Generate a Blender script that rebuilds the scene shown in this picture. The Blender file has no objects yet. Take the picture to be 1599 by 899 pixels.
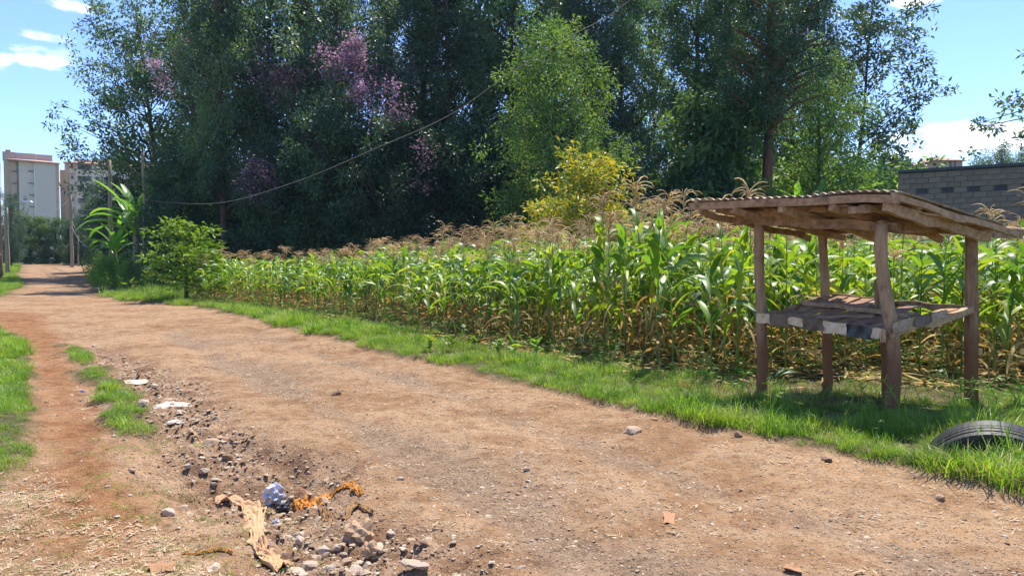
import bpy, math, random
import numpy as np
from mathutils import Vector

SC = bpy.context.scene
COL = SC.collection
R = math.radians
rng = np.random.default_rng(7)
random.seed(7)

# ------------------------------------------------------------------ camera
FPX, CX, CY = 1155.0, 799.5, 449.5           # focal length in pixels of the 1599 px wide photograph
PITCH = R(1.96)
EYE = np.array([0.0, 0.0, 1.55])
cam_d = bpy.data.cameras.new('camera'); cam = bpy.data.objects.new('camera', cam_d)
COL.objects.link(cam); SC.camera = cam
cam_d.sensor_width = 36; cam_d.lens = FPX / 1599 * 36
cam_d.clip_start = 0.05; cam_d.clip_end = 4000
cam.location = EYE; cam.rotation_euler = (R(90) - PITCH, 0, 0)

# ------------------------------------------------------------------ light
SUN_EL, SUN_AZ = R(64), R(21)                # sun high in front, a little to the right
SUN_STRENGTH = 4.4
SKY_STRENGTH = 0.135
SC.view_settings.view_transform = 'Standard'
SC.view_settings.look = 'None'
SC.view_settings.exposure = 0.88
SC.view_settings.gamma = 1.0
sun_d = bpy.data.lights.new('sun', 'SUN'); sun = bpy.data.objects.new('sun', sun_d); COL.objects.link(sun)
sun_d.energy = SUN_STRENGTH; sun_d.angle = R(0.5); sun_d.color = (1.0, 0.95, 0.86)
sdir = Vector((math.sin(SUN_AZ) * math.cos(SUN_EL), math.cos(SUN_AZ) * math.cos(SUN_EL), math.sin(SUN_EL)))
sun.rotation_euler = sdir.to_track_quat('Z', 'Y').to_euler()
sun.location = (20, 40, 60)

world = bpy.data.worlds.new('World'); SC.world = world; world.use_nodes = True
wt = world.node_tree; wt.nodes.clear()


class NT:
    """small helper round a node tree"""
    def __init__(s, tree): s.t = tree
    def n(s, kind, **kw):
        nd = s.t.nodes.new(kind)
        for k, v in kw.items():
            setattr(nd, k, v)
        return nd
    def link(s, a, b): s.t.links.new(a, b)
    def inp(s, nd, key, val):
        if hasattr(val, 'is_output') or isinstance(val, bpy.types.NodeSocket):
            s.t.links.new(val, nd.inputs[key])
        else:
            nd.inputs[key].default_value = val
    def math(s, op, a, b=None, clamp=False):
        nd = s.n('ShaderNodeMath', operation=op); nd.use_clamp = clamp
        s.inp(nd, 0, a)
        if b is not None: s.inp(nd, 1, b)
        return nd.outputs[0]
    def vmath(s, op, a, b=None):
        nd = s.n('ShaderNodeVectorMath', operation=op)
        s.inp(nd, 0, a)
        if b is not None: s.inp(nd, 1, b)
        return nd.outputs['Value'] if op in ('LENGTH', 'DOT_PRODUCT', 'DISTANCE') else nd.outputs[0]
    def noise(s, vec, scale, detail=3, rough=0.55, dist=0.0):
        nd = s.n('ShaderNodeTexNoise')
        s.inp(nd, 'Vector', vec); s.inp(nd, 'Scale', scale); s.inp(nd, 'Detail', detail)
        s.inp(nd, 'Roughness', rough); s.inp(nd, 'Distortion', dist)
        return nd.outputs['Fac']
    def ramp(s, fac, stops, interp='LINEAR'):
        nd = s.n('ShaderNodeValToRGB'); cr = nd.color_ramp; cr.interpolation = interp
        while len(cr.elements) < len(stops): cr.elements.new(0.5)
        for e, (p, c) in zip(cr.elements, stops):
            e.position = p; e.color = (c, c, c, 1) if isinstance(c, (int, float)) else (*c, 1)
        s.inp(nd, 0, fac)
        return nd.outputs[0]
    def mix(s, fac, a, b, mode='MIX'):
        nd = s.n('ShaderNodeMix', data_type='RGBA', blend_type=mode)
        s.inp(nd, 0, fac)
        s.inp(nd, 6, (*a, 1) if isinstance(a, tuple) and len(a) == 3 else a)
        s.inp(nd, 7, (*b, 1) if isinstance(b, tuple) and len(b) == 3 else b)
        return nd.outputs[2]
    def maprange(s, v, a, b, c=0.0, d=1.0, smooth=True):
        nd = s.n('ShaderNodeMapRange'); nd.clamp = True
        if smooth: nd.interpolation_type = 'SMOOTHSTEP'
        for k, x in ((0, v), (1, a), (2, b), (3, c), (4, d)): s.inp(nd, k, x)
        return nd.outputs[0]


def pix_dir(u, v):
    f = np.array([0, math.cos(PITCH), -math.sin(PITCH)]); up = np.array([0, math.sin(PITCH), math.cos(PITCH)])
    d = f * FPX + np.array([1.0, 0, 0]) * (u - CX) + up * (CY - v)
    return d / np.linalg.norm(d)


def G(u, v, z=0.0):
    """ground point seen at a pixel of the photograph"""
    d = pix_dir(u, v); t = (z - EYE[2]) / d[2]
    p = EYE + d * t
    return np.array([p[0], p[1]])


def W(u, v, y):
    """point at depth y seen at a pixel of the photograph"""
    d = pix_dir(u, v)
    return EYE + d * (y / d[1])


n = NT(wt)
sky = n.n('ShaderNodeTexSky', sky_type='NISHITA')
sky.sun_disc = False; sky.sun_elevation = SUN_EL; sky.sun_rotation = SUN_AZ
sky.altitude = 1700; sky.air_density = 1.0; sky.dust_density = 0.15; sky.ozone_density = 1.6
tc = n.n('ShaderNodeTexCoord').outputs['Generated']
# clouds: cumulus banks low over the horizon, thin cirrus streaks, all by direction
sep = n.n('ShaderNodeSeparateXYZ'); n.link(tc, sep.inputs[0])
blobs = None
for (u, v, su, sv, amp) in ((1520, 216, 120, 26, .74), (1410, 216, 50, 16, .66), (1585, 208, 60, 26, .72), (1480, 236, 160, 22, .58),
                            (1435, -6, 60, 16, .8), (30, 92, 110, 17, .66), (-60, 70, 140, 30, .6), (110, 8, 90, 12, .52), (20, 52, 80, 12, .5)):
    c = pix_dir(u, v)
    dv = n.vmath('SUBTRACT', tc, tuple(c))
    sv2 = n.vmath('MULTIPLY', dv, (FPX / su, FPX / su, FPX / sv))
    ln = n.vmath('LENGTH', sv2)
    m = n.math('MULTIPLY', n.maprange(ln, 0.0, 1.6, 1.0, 0.0), amp)
    blobs = m if blobs is None else n.math('MAXIMUM', blobs, m)
cs = n.vmath('MULTIPLY', tc, (1.0, 1.0, 2.6))
cn = n.noise(cs, 17.0, 6, 0.60)
cn2 = n.noise(n.vmath('MULTIPLY', tc, (1, 1, 4)), 3.0, 4, 0.6)
band = n.math('MULTIPLY', n.maprange(sep.outputs[2], 0.02, 0.14), n.maprange(sep.outputs[2], 0.30, 0.16))
gen = n.math('MULTIPLY', n.maprange(cn2, 0.60, 0.72), n.math('MULTIPLY', band, 0.55))
dens = n.math('MAXIMUM', blobs, gen)
cl = n.maprange(n.math('ADD', n.math('MULTIPLY', dens, 0.80), n.math('MULTIPLY', cn, 1.25)), 0.90, 1.18)
cl = n.math('MULTIPLY', cl, n.maprange(dens, 0.02, 0.55, 0.0, 1.0))
skyc = n.mix(1.0, sky.outputs[0], (0.86, 0.95, 1.17), 'MULTIPLY')
mixc = n.mix(n.math('MULTIPLY', cl, 0.80), skyc, (7.4, 7.5, 7.6))
bg = n.n('ShaderNodeBackground'); n.inp(bg, 0, mixc); n.inp(bg, 1, SKY_STRENGTH)
wo = n.n('ShaderNodeOutputWorld'); n.link(bg.outputs[0], wo.inputs[0])

# ------------------------------------------------------------------ helpers: objects
def link(name, data, parent=None, loc=None, rot=None, scale=None):
    o = bpy.data.objects.new(name, data); COL.objects.link(o)
    if parent is not None: o.parent = parent
    if loc is not None: o.location = loc
    if rot is not None: o.rotation_euler = rot
    if scale is not None: o.scale = scale if hasattr(scale, '__len__') else (scale,) * 3
    return o


def tag(o, label=None, cat=None, group=None, kind=None):
    if label: o['label'] = label
    if cat: o['category'] = cat
    if group: o['group'] = group
    if kind: o['kind'] = kind
    return o


def thing(name, label, cat, loc=(0, 0, 0), rotz=0.0, group=None, scale=None):
    return tag(link(name, None, None, tuple(loc), (0, 0, rotz), scale), label, cat, group)


def mesh_np(name, V, F, mats, smooth=False, mat_idx=None, attrs=None):
    """V (n,3); F (m,3) or (m,4) array"""
    V = np.asarray(V, dtype=np.float32); F = np.asarray(F, dtype=np.int32)
    me = bpy.data.meshes.new(name)
    k = F.shape[1]
    me.vertices.add(len(V)); me.vertices.foreach_set('co', V.ravel())
    me.loops.add(F.size); me.loops.foreach_set('vertex_index', F.ravel())
    me.polygons.add(len(F))
    me.polygons.foreach_set('loop_start', np.arange(0, F.size, k, dtype=np.int32))
    me.polygons.foreach_set('loop_total', np.full(len(F), k, dtype=np.int32))
    me.polygons.foreach_set('use_smooth', np.full(len(F), bool(smooth)))
    for m in (mats if isinstance(mats, (list, tuple)) else [mats]): me.materials.append(m)
    if mat_idx is not None: me.polygons.foreach_set('material_index', np.asarray(mat_idx, dtype=np.int32))
    for key, arr in (attrs or {}).items():
        a = me.attributes.new(key, 'FLOAT_COLOR', 'POINT'); a.data.foreach_set('color', np.asarray(arr, dtype=np.float32).ravel())
    me.update(calc_edges=True); me.validate()
    return me


class Buf:
    """collects quads into one mesh"""
    def __init__(s): s.V = []; s.F = []; s.M = []; s.n = 0
    def add(s, V, F, m=0):
        V = np.asarray(V, dtype=float).reshape(-1, 3); F = np.asarray(F, dtype=int)
        if F.shape[1] == 3: F = np.hstack([F, F[:, 2:3]])
        s.V.append(V); s.F.append(F + s.n); s.M.append(np.full(len(F), m)); s.n += len(V)
        return s
    def box(s, c, size, ax=None, m=0, taper=1.0):
        ax = np.eye(3) if ax is None else np.asarray(ax, dtype=float)
        V = []
        for k in (-1, 1):
            t = 1.0 if k < 0 else taper
            for (i, j) in ((-1, -1), (1, -1), (1, 1), (-1, 1)):
                V.append(np.asarray(c, dtype=float) + ax[0] * i * size[0] / 2 * t + ax[1] * j * size[1] / 2 * t + ax[2] * k * size[2] / 2)
        return s.add(V, [(0, 3, 2, 1), (4, 5, 6, 7), (0, 1, 5, 4), (1, 2, 6, 5), (2, 3, 7, 6), (3, 0, 4, 7)], m)
    def mesh(s, name, mats, smooth=False):
        V = np.vstack(s.V); F = np.vstack(s.F); M = np.concatenate(s.M)
        tri = F[:, 2] == F[:, 3]
        me = bpy.data.meshes.new(name)
        loops = []; starts = []; tot = []; pos = 0
        cnt = np.where(tri, 3, 4)
        starts = np.concatenate([[0], np.cumsum(cnt)[:-1]]).astype(np.int32)
        mask = np.ones(F.shape, dtype=bool); mask[tri, 3] = False
        flat = F[mask].astype(np.int32)
        me.vertices.add(len(V)); me.vertices.foreach_set('co', V.astype(np.float32).ravel())
        me.loops.add(len(flat)); me.loops.foreach_set('vertex_index', flat)
        me.polygons.add(len(F)); me.polygons.foreach_set('loop_start', starts)
        me.polygons.foreach_set('loop_total', cnt.astype(np.int32))
        me.polygons.foreach_set('use_smooth', np.full(len(F), bool(smooth)))
        for mt in (mats if isinstance(mats, (list, tuple)) else [mats]): me.materials.append(mt)
        me.polygons.foreach_set('material_index', M.astype(np.int32))
        me.update(calc_edges=True); me.validate()
        return me


def tube(path, radii, k=6, caps=True, jit=0.0, rg=None):
    path = np.asarray(path, dtype=float); m = len(path)
    radii = np.full(m, radii) if np.isscalar(radii) else np.asarray(radii, dtype=float)
    T = np.gradient(path, axis=0); T /= np.linalg.norm(T, axis=1)[:, None] + 1e-9
    ref = np.array([0, 0, 1.0]) if abs(T[0][2]) < 0.9 else np.array([1.0, 0, 0])
    A = np.cross(T, ref); A /= np.linalg.norm(A, axis=1)[:, None] + 1e-9
    B = np.cross(T, A)
    th = np.arange(k) / k * 2 * math.pi
    rr = radii[:, None] * (1 + (jit * (rg or rng).standard_normal((m, k)) if jit else 0))
    V = path[:, None] + A[:, None] * (np.cos(th)[None, :, None] * rr[..., None]) + B[:, None] * (np.sin(th)[None, :, None] * rr[..., None])
    V = V.reshape(-1, 3); F = []
    for i in range(m - 1):
        for j in range(k):
            a = i * k + j; b = i * k + (j + 1) % k
            F.append((a, b, b + k, a + k))
    if caps:
        V = np.vstack([V, path[0], path[-1]]); c0 = m * k; c1 = c0 + 1
        for j in range(k):
            F.append((c0, (j + 1) % k, j, j)); F.append((c1, (m - 1) * k + j, (m - 1) * k + (j + 1) % k, (m - 1) * k + (j + 1) % k))
    return V, np.array(F)


# ------------------------------------------------------------------ helpers: value noise
_T = np.random.default_rng(3).random((256, 256))


def vnoise(x, y, s=1.0, off=0.0):
    x = np.asarray(x, dtype=float) * s + 37.7 + off; y = np.asarray(y, dtype=float) * s + 91.3 + off * 1.7
    xi = np.floor(x).astype(int); yi = np.floor(y).astype(int); fx = x - xi; fy = y - yi
    fx = fx * fx * (3 - 2 * fx); fy = fy * fy * (3 - 2 * fy)
    a = _T[xi & 255, yi & 255]; b = _T[(xi + 1) & 255, yi & 255]; c = _T[xi & 255, (yi + 1) & 255]; d = _T[(xi + 1) & 255, (yi + 1) & 255]
    return (a * (1 - fx) + b * fx) * (1 - fy) + (c * (1 - fx) + d * fx) * fy - 0.5


def fbm(x, y, s=1.0, o=4, off=0.0, gain=0.5):
    r = 0; a = 1.0
    for i in range(o):
        r = r + a * vnoise(x, y, s * 2 ** i, off + i * 11.3); a *= gain
    return r


def sstep(x, a, b):
    t = np.clip((x - a) / (b - a), 0, 1); return t * t * (3 - 2 * t)


def inpoly(x, y, P):
    x = np.asarray(x, dtype=float); y = np.asarray(y, dtype=float)
    r = np.zeros(np.broadcast(x, y).shape, dtype=bool); m = len(P)
    for i in range(m):
        x0, y0 = P[i]; x1, y1 = P[(i + 1) % m]
        if y0 == y1: continue
        c = ((y0 > y) != (y1 > y)) & (x < (x1 - x0) * (y - y0) / (y1 - y0) + x0)
        r ^= c
    return r


def dline(x, y, P, closed=False):
    """distance to a polyline and the position along it (0..1 per whole line)"""
    best = np.full(np.shape(x), 1e9); par = np.zeros(np.shape(x)); m = len(P)
    for i in range(m if closed else m - 1):
        a = np.array(P[i]); b = np.array(P[(i + 1) % m]); d = b - a
        t = np.clip(((x - a[0]) * d[0] + (y - a[1]) * d[1]) / (d @ d + 1e-12), 0, 1)
        dd = np.hypot(x - a[0] - t * d[0], y - a[1] - t * d[1])
        w = dd < best; best = np.where(w, dd, best); par = np.where(w, (i + t) / (m - 1), par)
    return best, par


def sdpoly(x, y, P):
    """signed distance, positive inside"""
    d, _ = dline(x, y, P, True)
    return np.where(inpoly(x, y, P), d, -d)


# ------------------------------------------------------------------ layout of the ground
right_edge = [G(1850, 850), G(1599, 783), G(1500, 752), G(1400, 724), G(1250, 692), G(1100, 663), G(1000, 640), G(850, 604), G(700, 571), G(560, 541),
              G(450, 515), G(380, 495), G(300, 478), G(245, 474), G(190, 468), G(150, 461), np.array([-29.5, 51.5]), np.array([-40, 70]), np.array([-53, 95]), np.array([-70, 125])]
left_edge = [np.array([-86, 125]), np.array([-61, 92]), np.array([-48, 72]), np.array([-40, 60]), np.array([-33, 50]), G(0, 466), G(-60, 476), np.array([-26, 27]), np.array([-24, 19.5]),
             G(0, 513), G(35, 536), G(45, 590), G(52, 650), G(56, 715), G(30, 745), G(0, 762), np.array([-6.0, 4.6]), np.array([-12, 1.0]), np.array([-20, -20])]
dirt_poly = [np.array([26, -20]), np.array([9, -1.5])] + right_edge + left_edge
strip_b = [G(98, 540), G(128, 545), G(182, 590), G(215, 630), G(242, 670), G(236, 692), G(175, 692), G(165, 650), G(140, 600), G(108, 560)]
path_poly = [G(-40, 480), G(60, 490), G(95, 525), G(110, 560), G(135, 600), G(165, 650), G(175, 700), G(240, 760), G(215, 880), G(60, 880), G(60, 720), G(52, 640), G(38, 540), G(-20, 512)]
gully_line = [G(640, 960), G(590, 885), G(540, 840), G(470, 790), G(420, 752), G(370, 715), G(310, 680), G(260, 640), G(215, 600), G(180, 565), G(150, 545)]
gravel_line = [G(330, 520), G(480, 575), G(640, 640), G(800, 700), G(980, 780), G(1250, 900)]
field_front = [G(1850, 640), G(1599, 606), G(1500, 598), G(1420, 588), G(1330, 583), G(1240, 582), G(1100, 582), G(1000, 568), G(900, 550), G(800, 538), G(700, 526), G(600, 506), G(500, 490),
               G(400, 479), G(300, 470)]
field_front = [p + np.array([-.18, -.34]) for p in field_front]
field_poly = field_front + [np.array([-14.5, 33.5]), np.array([2, 34]), np.array([12, 31]), np.array([24, 25.0]), np.array([24, 10])]


def ground_masks(x, y):
    sd = sdpoly(x, y, dirt_poly)
    far = np.clip(np.hypot(x, y) / 12, 0.5, 3)
    sdn = sd + fbm(x, y, 2.2, 4, 3) * 0.30 * far
    dirt = sstep(sdn, -0.10, 0.12)
    sb = sdpoly(x, y, strip_b) + fbm(x, y, 3.0, 4, 9) * 0.45
    gb = sstep(sb, -0.12, 0.18)
    dirt = dirt * (1 - gb)
    path = sstep(sdpoly(x, y, path_poly) + fbm(x, y, 2.0, 3, 5) * 0.3, -0.15, 0.3) * dirt
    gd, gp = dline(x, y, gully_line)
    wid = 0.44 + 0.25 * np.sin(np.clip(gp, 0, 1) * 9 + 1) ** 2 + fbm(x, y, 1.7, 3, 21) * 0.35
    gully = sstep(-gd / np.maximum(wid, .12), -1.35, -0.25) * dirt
    vd, _ = dline(x, y, gravel_line)
    gravel = np.clip(.30 - vd / 4 + .75 * np.exp(-((vd - .78) / .27) ** 2) + fbm(x, y, 0.9, 4, 31) * .9, 0, 1) * dirt
    fld = sstep(sdpoly(x, y, field_poly), -0.7, 0.3)
    return dirt, path, gully, gravel, gb, fld, gp


def ground_z(x, y, fine=True):
    x = np.asarray(x, dtype=float); y = np.asarray(y, dtype=float)
    dirt, path, gully, gravel, gb, fld, gp = ground_masks(x, y)
    z = 1.38 * sstep(y, 50, 100) + 0.10 * (1 - dirt) * sstep(np.hypot(x, y), 0, 8) * 0 + 0.055 * (1 - dirt)
    near = 1.0 - sstep(np.hypot(x, y), 60, 120)
    z = z + fbm(x, y, 0.35, 3, 2) * 0.10 * near
    depth = 0.20 * np.exp(-((gp - 0.42) / 0.11) ** 2) + 0.055
    z = z - gully * depth
    if fine:
        rub = np.abs(fbm(x, y, 5.5, 4, 50, 0.6))
        z = z + gully * (rub - 0.25) * 0.16
        rg_, _ = dline(x, y, gravel_line)
        z = z + fbm(x, y, 2.5, 5, 60, .55) * 0.045 * dirt * near
        z = z + fbm(x, y, 14, 3, 70, .6) * (0.010 + 0.018 * gully) * near
        for k, o in ((0, 0.75), (1, -0.8)):
            z = z - 0.024 * np.exp(-((rg_ - abs(o)) / 0.3) ** 2) * dirt
        z = z + 0.03 * fld * np.sin((x * 0.6 + y * 1.2) * 4.5) * (1 - dirt)
    return z


def gz(x, y): return float(ground_z(np.array([x]), np.array([y]))[0])


def on(u, v, dz=0.0):
    """a point standing on the ground at a pixel"""
    p = G(u, v)
    for _ in range(3):
        z = gz(*p); p = G(u, v, z)
    return np.array([p[0], p[1], gz(*p) + dz])


# ------------------------------------------------------------------ materials
def new_mat(name):
    m = bpy.data.materials.new(name); m.use_nodes = True; m.node_tree.nodes.clear()
    return m, NT(m.node_tree)


def finish(m, n, shader):
    o = n.n('ShaderNodeOutputMaterial'); n.link(shader, o.inputs[0]); return m


def principled(n, color, rough=0.8, spec=0.3, normal=None, metal=0.0):
    p = n.n('ShaderNodeBsdfPrincipled')
    n.inp(p, 'Base Color', (*color, 1) if isinstance(color, tuple) and len(color) == 3 else color)
    n.inp(p, 'Roughness', rough); n.inp(p, 'Specular IOR Level', spec); n.inp(p, 'Metallic', metal)
    if normal is not None: n.link(normal, p.inputs['Normal'])
    return p.outputs[0]


def bump(n, h, strength=0.3, dist=0.02):
    b = n.n('ShaderNodeBump'); n.inp(b, 'Strength', strength); n.inp(b, 'Distance', dist); n.inp(b, 'Height', h)
    return b.outputs[0]


def pos(n): return n.n('ShaderNodeNewGeometry').outputs['Position']
def objco(n): return n.n('ShaderNodeTexCoord').outputs['Object']


def island(n):
    a = n.n('ShaderNodeNewGeometry').outputs['Random Per Island']
    b = n.n('ShaderNodeObjectInfo').outputs['Random']
    return n.math('FRACT', n.math('ADD', a, b))


def leaf_mat(name, stops, rough=0.45, spec=0.35, trans=0.35, tcol=(1.6, 1.5, 0.5), clump=0.5, cscale=0.7, vary=.25):
    """leaf: a few hues picked per leaf, shifted in soft clumps; light comes through from behind"""
    m, n = new_mat(name)
    r = island(n)
    nz = n.noise(pos(n), cscale, 2, 0.5)
    f = n.math('ADD', n.math('MULTIPLY', r, 1 - clump), n.math('MULTIPLY', n.maprange(nz, 0.3, 0.7), clump))
    c = n.ramp(f, stops)
    ob = n.maprange(n.n('ShaderNodeObjectInfo').outputs['Random'], 0, 1, 1 - vary, 1 + vary, False)
    c = n.mix(1.0, c, n.vmath('MULTIPLY', (1, 1, 1), n.vmath('ADD', (0, 0, 0), ob)), 'MULTIPLY')
    p = principled(n, c, rough, spec)
    t = n.n('ShaderNodeBsdfTranslucent'); n.inp(t, 0, n.mix(1.0, c, tcol, 'MULTIPLY'))
    mx = n.n('ShaderNodeMixShader'); n.inp(mx, 0, trans); n.link(p, mx.inputs[1]); n.link(t.outputs[0], mx.inputs[2])
    return finish(m, n, mx.outputs[0])


M = {}
M['tree_dark'] = leaf_mat('tree_dark', [(0, (.016, .044, .034)), (.5, (.042, .090, .052)), (1, (.105, .175, .075))], .45, .35, .30, clump=.55, cscale=.35)
M['canopy'] = leaf_mat('canopy', [(0, (.045, .10, .070)), (.45, (.10, .18, .105)), (1, (.21, .30, .14))], .42, .4, .42, clump=.6, cscale=.3)
M['tree_grey'] = leaf_mat('tree_grey', [(0, (.040, .080, .068)), (.5, (.085, .145, .100)), (1, (.16, .235, .13))], .42, .4, .32, clump=.5, cscale=.4)
M['tree_mid'] = leaf_mat('tree_mid', [(0, (.035, .085, .035)), (.55, (.09, .175, .05)), (1, (.19, .28, .065))], .5, .3, .3, clump=.6, cscale=.4)
M['tree_lime'] = leaf_mat('tree_lime', [(0, (.05, .12, .05)), (.5, (.14, .25, .07)), (1, (.29, .40, .08))], .5, .3, .36, clump=.6, cscale=.6)
M['tree_yellow'] = leaf_mat('tree_yellow', [(0, (.11, .19, .05)), (.4, (.26, .33, .06)), (.65, (.56, .48, .05)), (1, (.78, .52, .05))], .45, .35, .35, clump=.35, cscale=1.6)
M['shrub'] = leaf_mat('shrub', [(0, (.05, .12, .03)), (.5, (.12, .24, .045)), (1, (.24, .36, .07))], .5, .3, .35, clump=.5, cscale=1.2)
M['sapling'] = leaf_mat('sapling', [(0, (.07, .15, .02)), (.5, (.18, .33, .035)), (.85, (.32, .44, .05)), (1, (.46, .30, .10))], .45, .35, .42, clump=.5, cscale=1.5)
M['mauve'] = leaf_mat('mauve', [(0, (.03, .055, .045)), (.5, (.12, .085, .105)), (.85, (.27, .18, .225)), (1, (.42, .31, .36))], .6, .2, .4, (1.1, .8, 1.0), clump=.5, cscale=1.5)
M['blossom'] = leaf_mat('blossom', [(0, (.06, .09, .07)), (.4, (.22, .15, .19)), (.78, (.50, .34, .42)), (1, (.74, .58, .63))], .6, .2, .4, (1.1, .8, 1.0), clump=.6, cscale=1.5)
M['maize'] = leaf_mat('maize', [(0, (.045, .115, .035)), (.3, (.11, .22, .045)), (.6, (.23, .34, .05)), (.85, (.36, .43, .07)), (1, (.52, .47, .14))], .45, .7, .42, (1.5, 1.55, .35), clump=.35, cscale=.9)
M['bush_lit'] = leaf_mat('bush_lit', [(0, (.08, .16, .06)), (.5, (.17, .29, .09)), (1, (.30, .42, .12))], .5, .35, .4, clump=.6, cscale=1.0)  # sunlight put into the colour: paler greens for bushes seen from their shaded side
M['maize_dry'] = leaf_mat('maize_dry', [(0, (.20, .12, .05)), (.4, (.42, .28, .10)), (.75, (.58, .44, .17)), (1, (.40, .42, .10))], .6, .25, .35, (1.3, 1.0, .6), clump=.2)
M['tassel'] = leaf_mat('tassel', [(0, (.42, .28, .13)), (.5, (.64, .47, .24)), (1, (.78, .66, .38))], .6, .25, .3, (1.3, 1.1, .7), clump=.5, cscale=.8)
M['grass'] = leaf_mat('grass', [(0, (.10, .20, .022)), (.5, (.20, .34, .040)), (.8, (.31, .42, .07)), (1, (.46, .42, .14))], .45, .4, .40, (1.4, 1.4, .5), clump=.5, cscale=2.6)
M['grass_dry'] = leaf_mat('grass_dry', [(0, (.22, .17, .07)), (.6, (.36, .30, .13)), (1, (.20, .26, .07))], .6, .2, .3, (1.2, 1.1, .6), clump=.4, cscale=1.8)
M['banana'] = leaf_mat('banana', [(0, (.08, .20, .05)), (.5, (.15, .32, .07)), (1, (.26, .42, .10))], .35, .5, .4, (1.5, 1.5, .4), clump=.4, cscale=1.0)


def wood_mat(name, c1, c2, c3, scale=(14, 14, 1.6), rough=.85, red_low=None):
    m, n = new_mat(name)
    v = n.vmath('MULTIPLY', objco(n), scale)
    a = n.noise(v, 2.2, 6, .65, .3); b = n.noise(objco(n), 6, 3)
    r = n.n('ShaderNodeObjectInfo').outputs['Random']
    c = n.ramp(n.math('ADD', n.math('MULTIPLY', a, .85), n.math('MULTIPLY', r, .2)), [(.25, c1), (.5, c2), (.8, c3)])
    c = n.mix(n.maprange(b, .55, .75, 0, .5), c, tuple(x * .45 for x in c1))
    if red_low:
        z = n.n('ShaderNodeSeparateXYZ'); n.link(pos(n), z.inputs[0])
        f = n.maprange(n.math('ADD', z.outputs[2], n.math('MULTIPLY', b, .5)), .75, 1.15, .75, 0)
        c = n.mix(f, c, red_low)
    return finish(m, n, principled(n, c, rough, .2, bump(n, a, .6, .01)))


M['post'] = wood_mat('post', (.14, .078, .040), (.34, .205, .115), (.52, .355, .215), red_low=(.18, .062, .026))
M['timber'] = wood_mat('timber', (.085, .048, .025), (.34, .205, .11), (.62, .42, .25), scale=(6, 6, 6))
M['timber_red'] = wood_mat('timber_red', (.22, .12, .08), (.34, .20, .13), (.45, .30, .2), scale=(3, 3, 3))
M['pole'] = wood_mat('pole', (.16, .12, .08), (.30, .24, .16), (.42, .35, .25))
M['bark'] = wood_mat('bark', (.035, .022, .018), (.085, .05, .038), (.15, .095, .07), scale=(3, 3, .6))
M['bark_red'] = wood_mat('bark_red', (.07, .035, .025), (.16, .075, .05), (.24, .12, .085), scale=(3, 3, .6))


def plain(name, c, rough=.7, spec=.3, var=.25, scale=8, metal=0.0, bmp=.15):
    m, n = new_mat(name)
    a = n.noise(objco(n), scale, 5, .6)
    r = n.n('ShaderNodeObjectInfo').outputs['Random']
    f = n.math('ADD', n.math('MULTIPLY', a, .8), n.math('MULTIPLY', r, .3))
    col = n.ramp(f, [(.2, tuple(x * (1 - var) for x in c)), (.8, tuple(min(1, x * (1 + var)) for x in c))])
    return finish(m, n, principled(n, col, rough, spec, bump(n, a, bmp, .01), metal))


def sheet_mat():
    m, n = new_mat('roof_sheet')
    o = objco(n)
    a = n.noise(o, 3.0, 6, .65); b = n.noise(o, 14, 4, .6)
    c = n.ramp(a, [(.3, (.20, .12, .08)), (.5, (.36, .27, .20)), (.7, (.56, .50, .43))])
    c = n.mix(n.maprange(b, .5, .68, 0, .8), c, (.22, .10, .05))
    return finish(m, n, principled(n, c, .5, .4, bump(n, b, .2, .004), .35))


M['sheet'] = sheet_mat()


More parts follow.
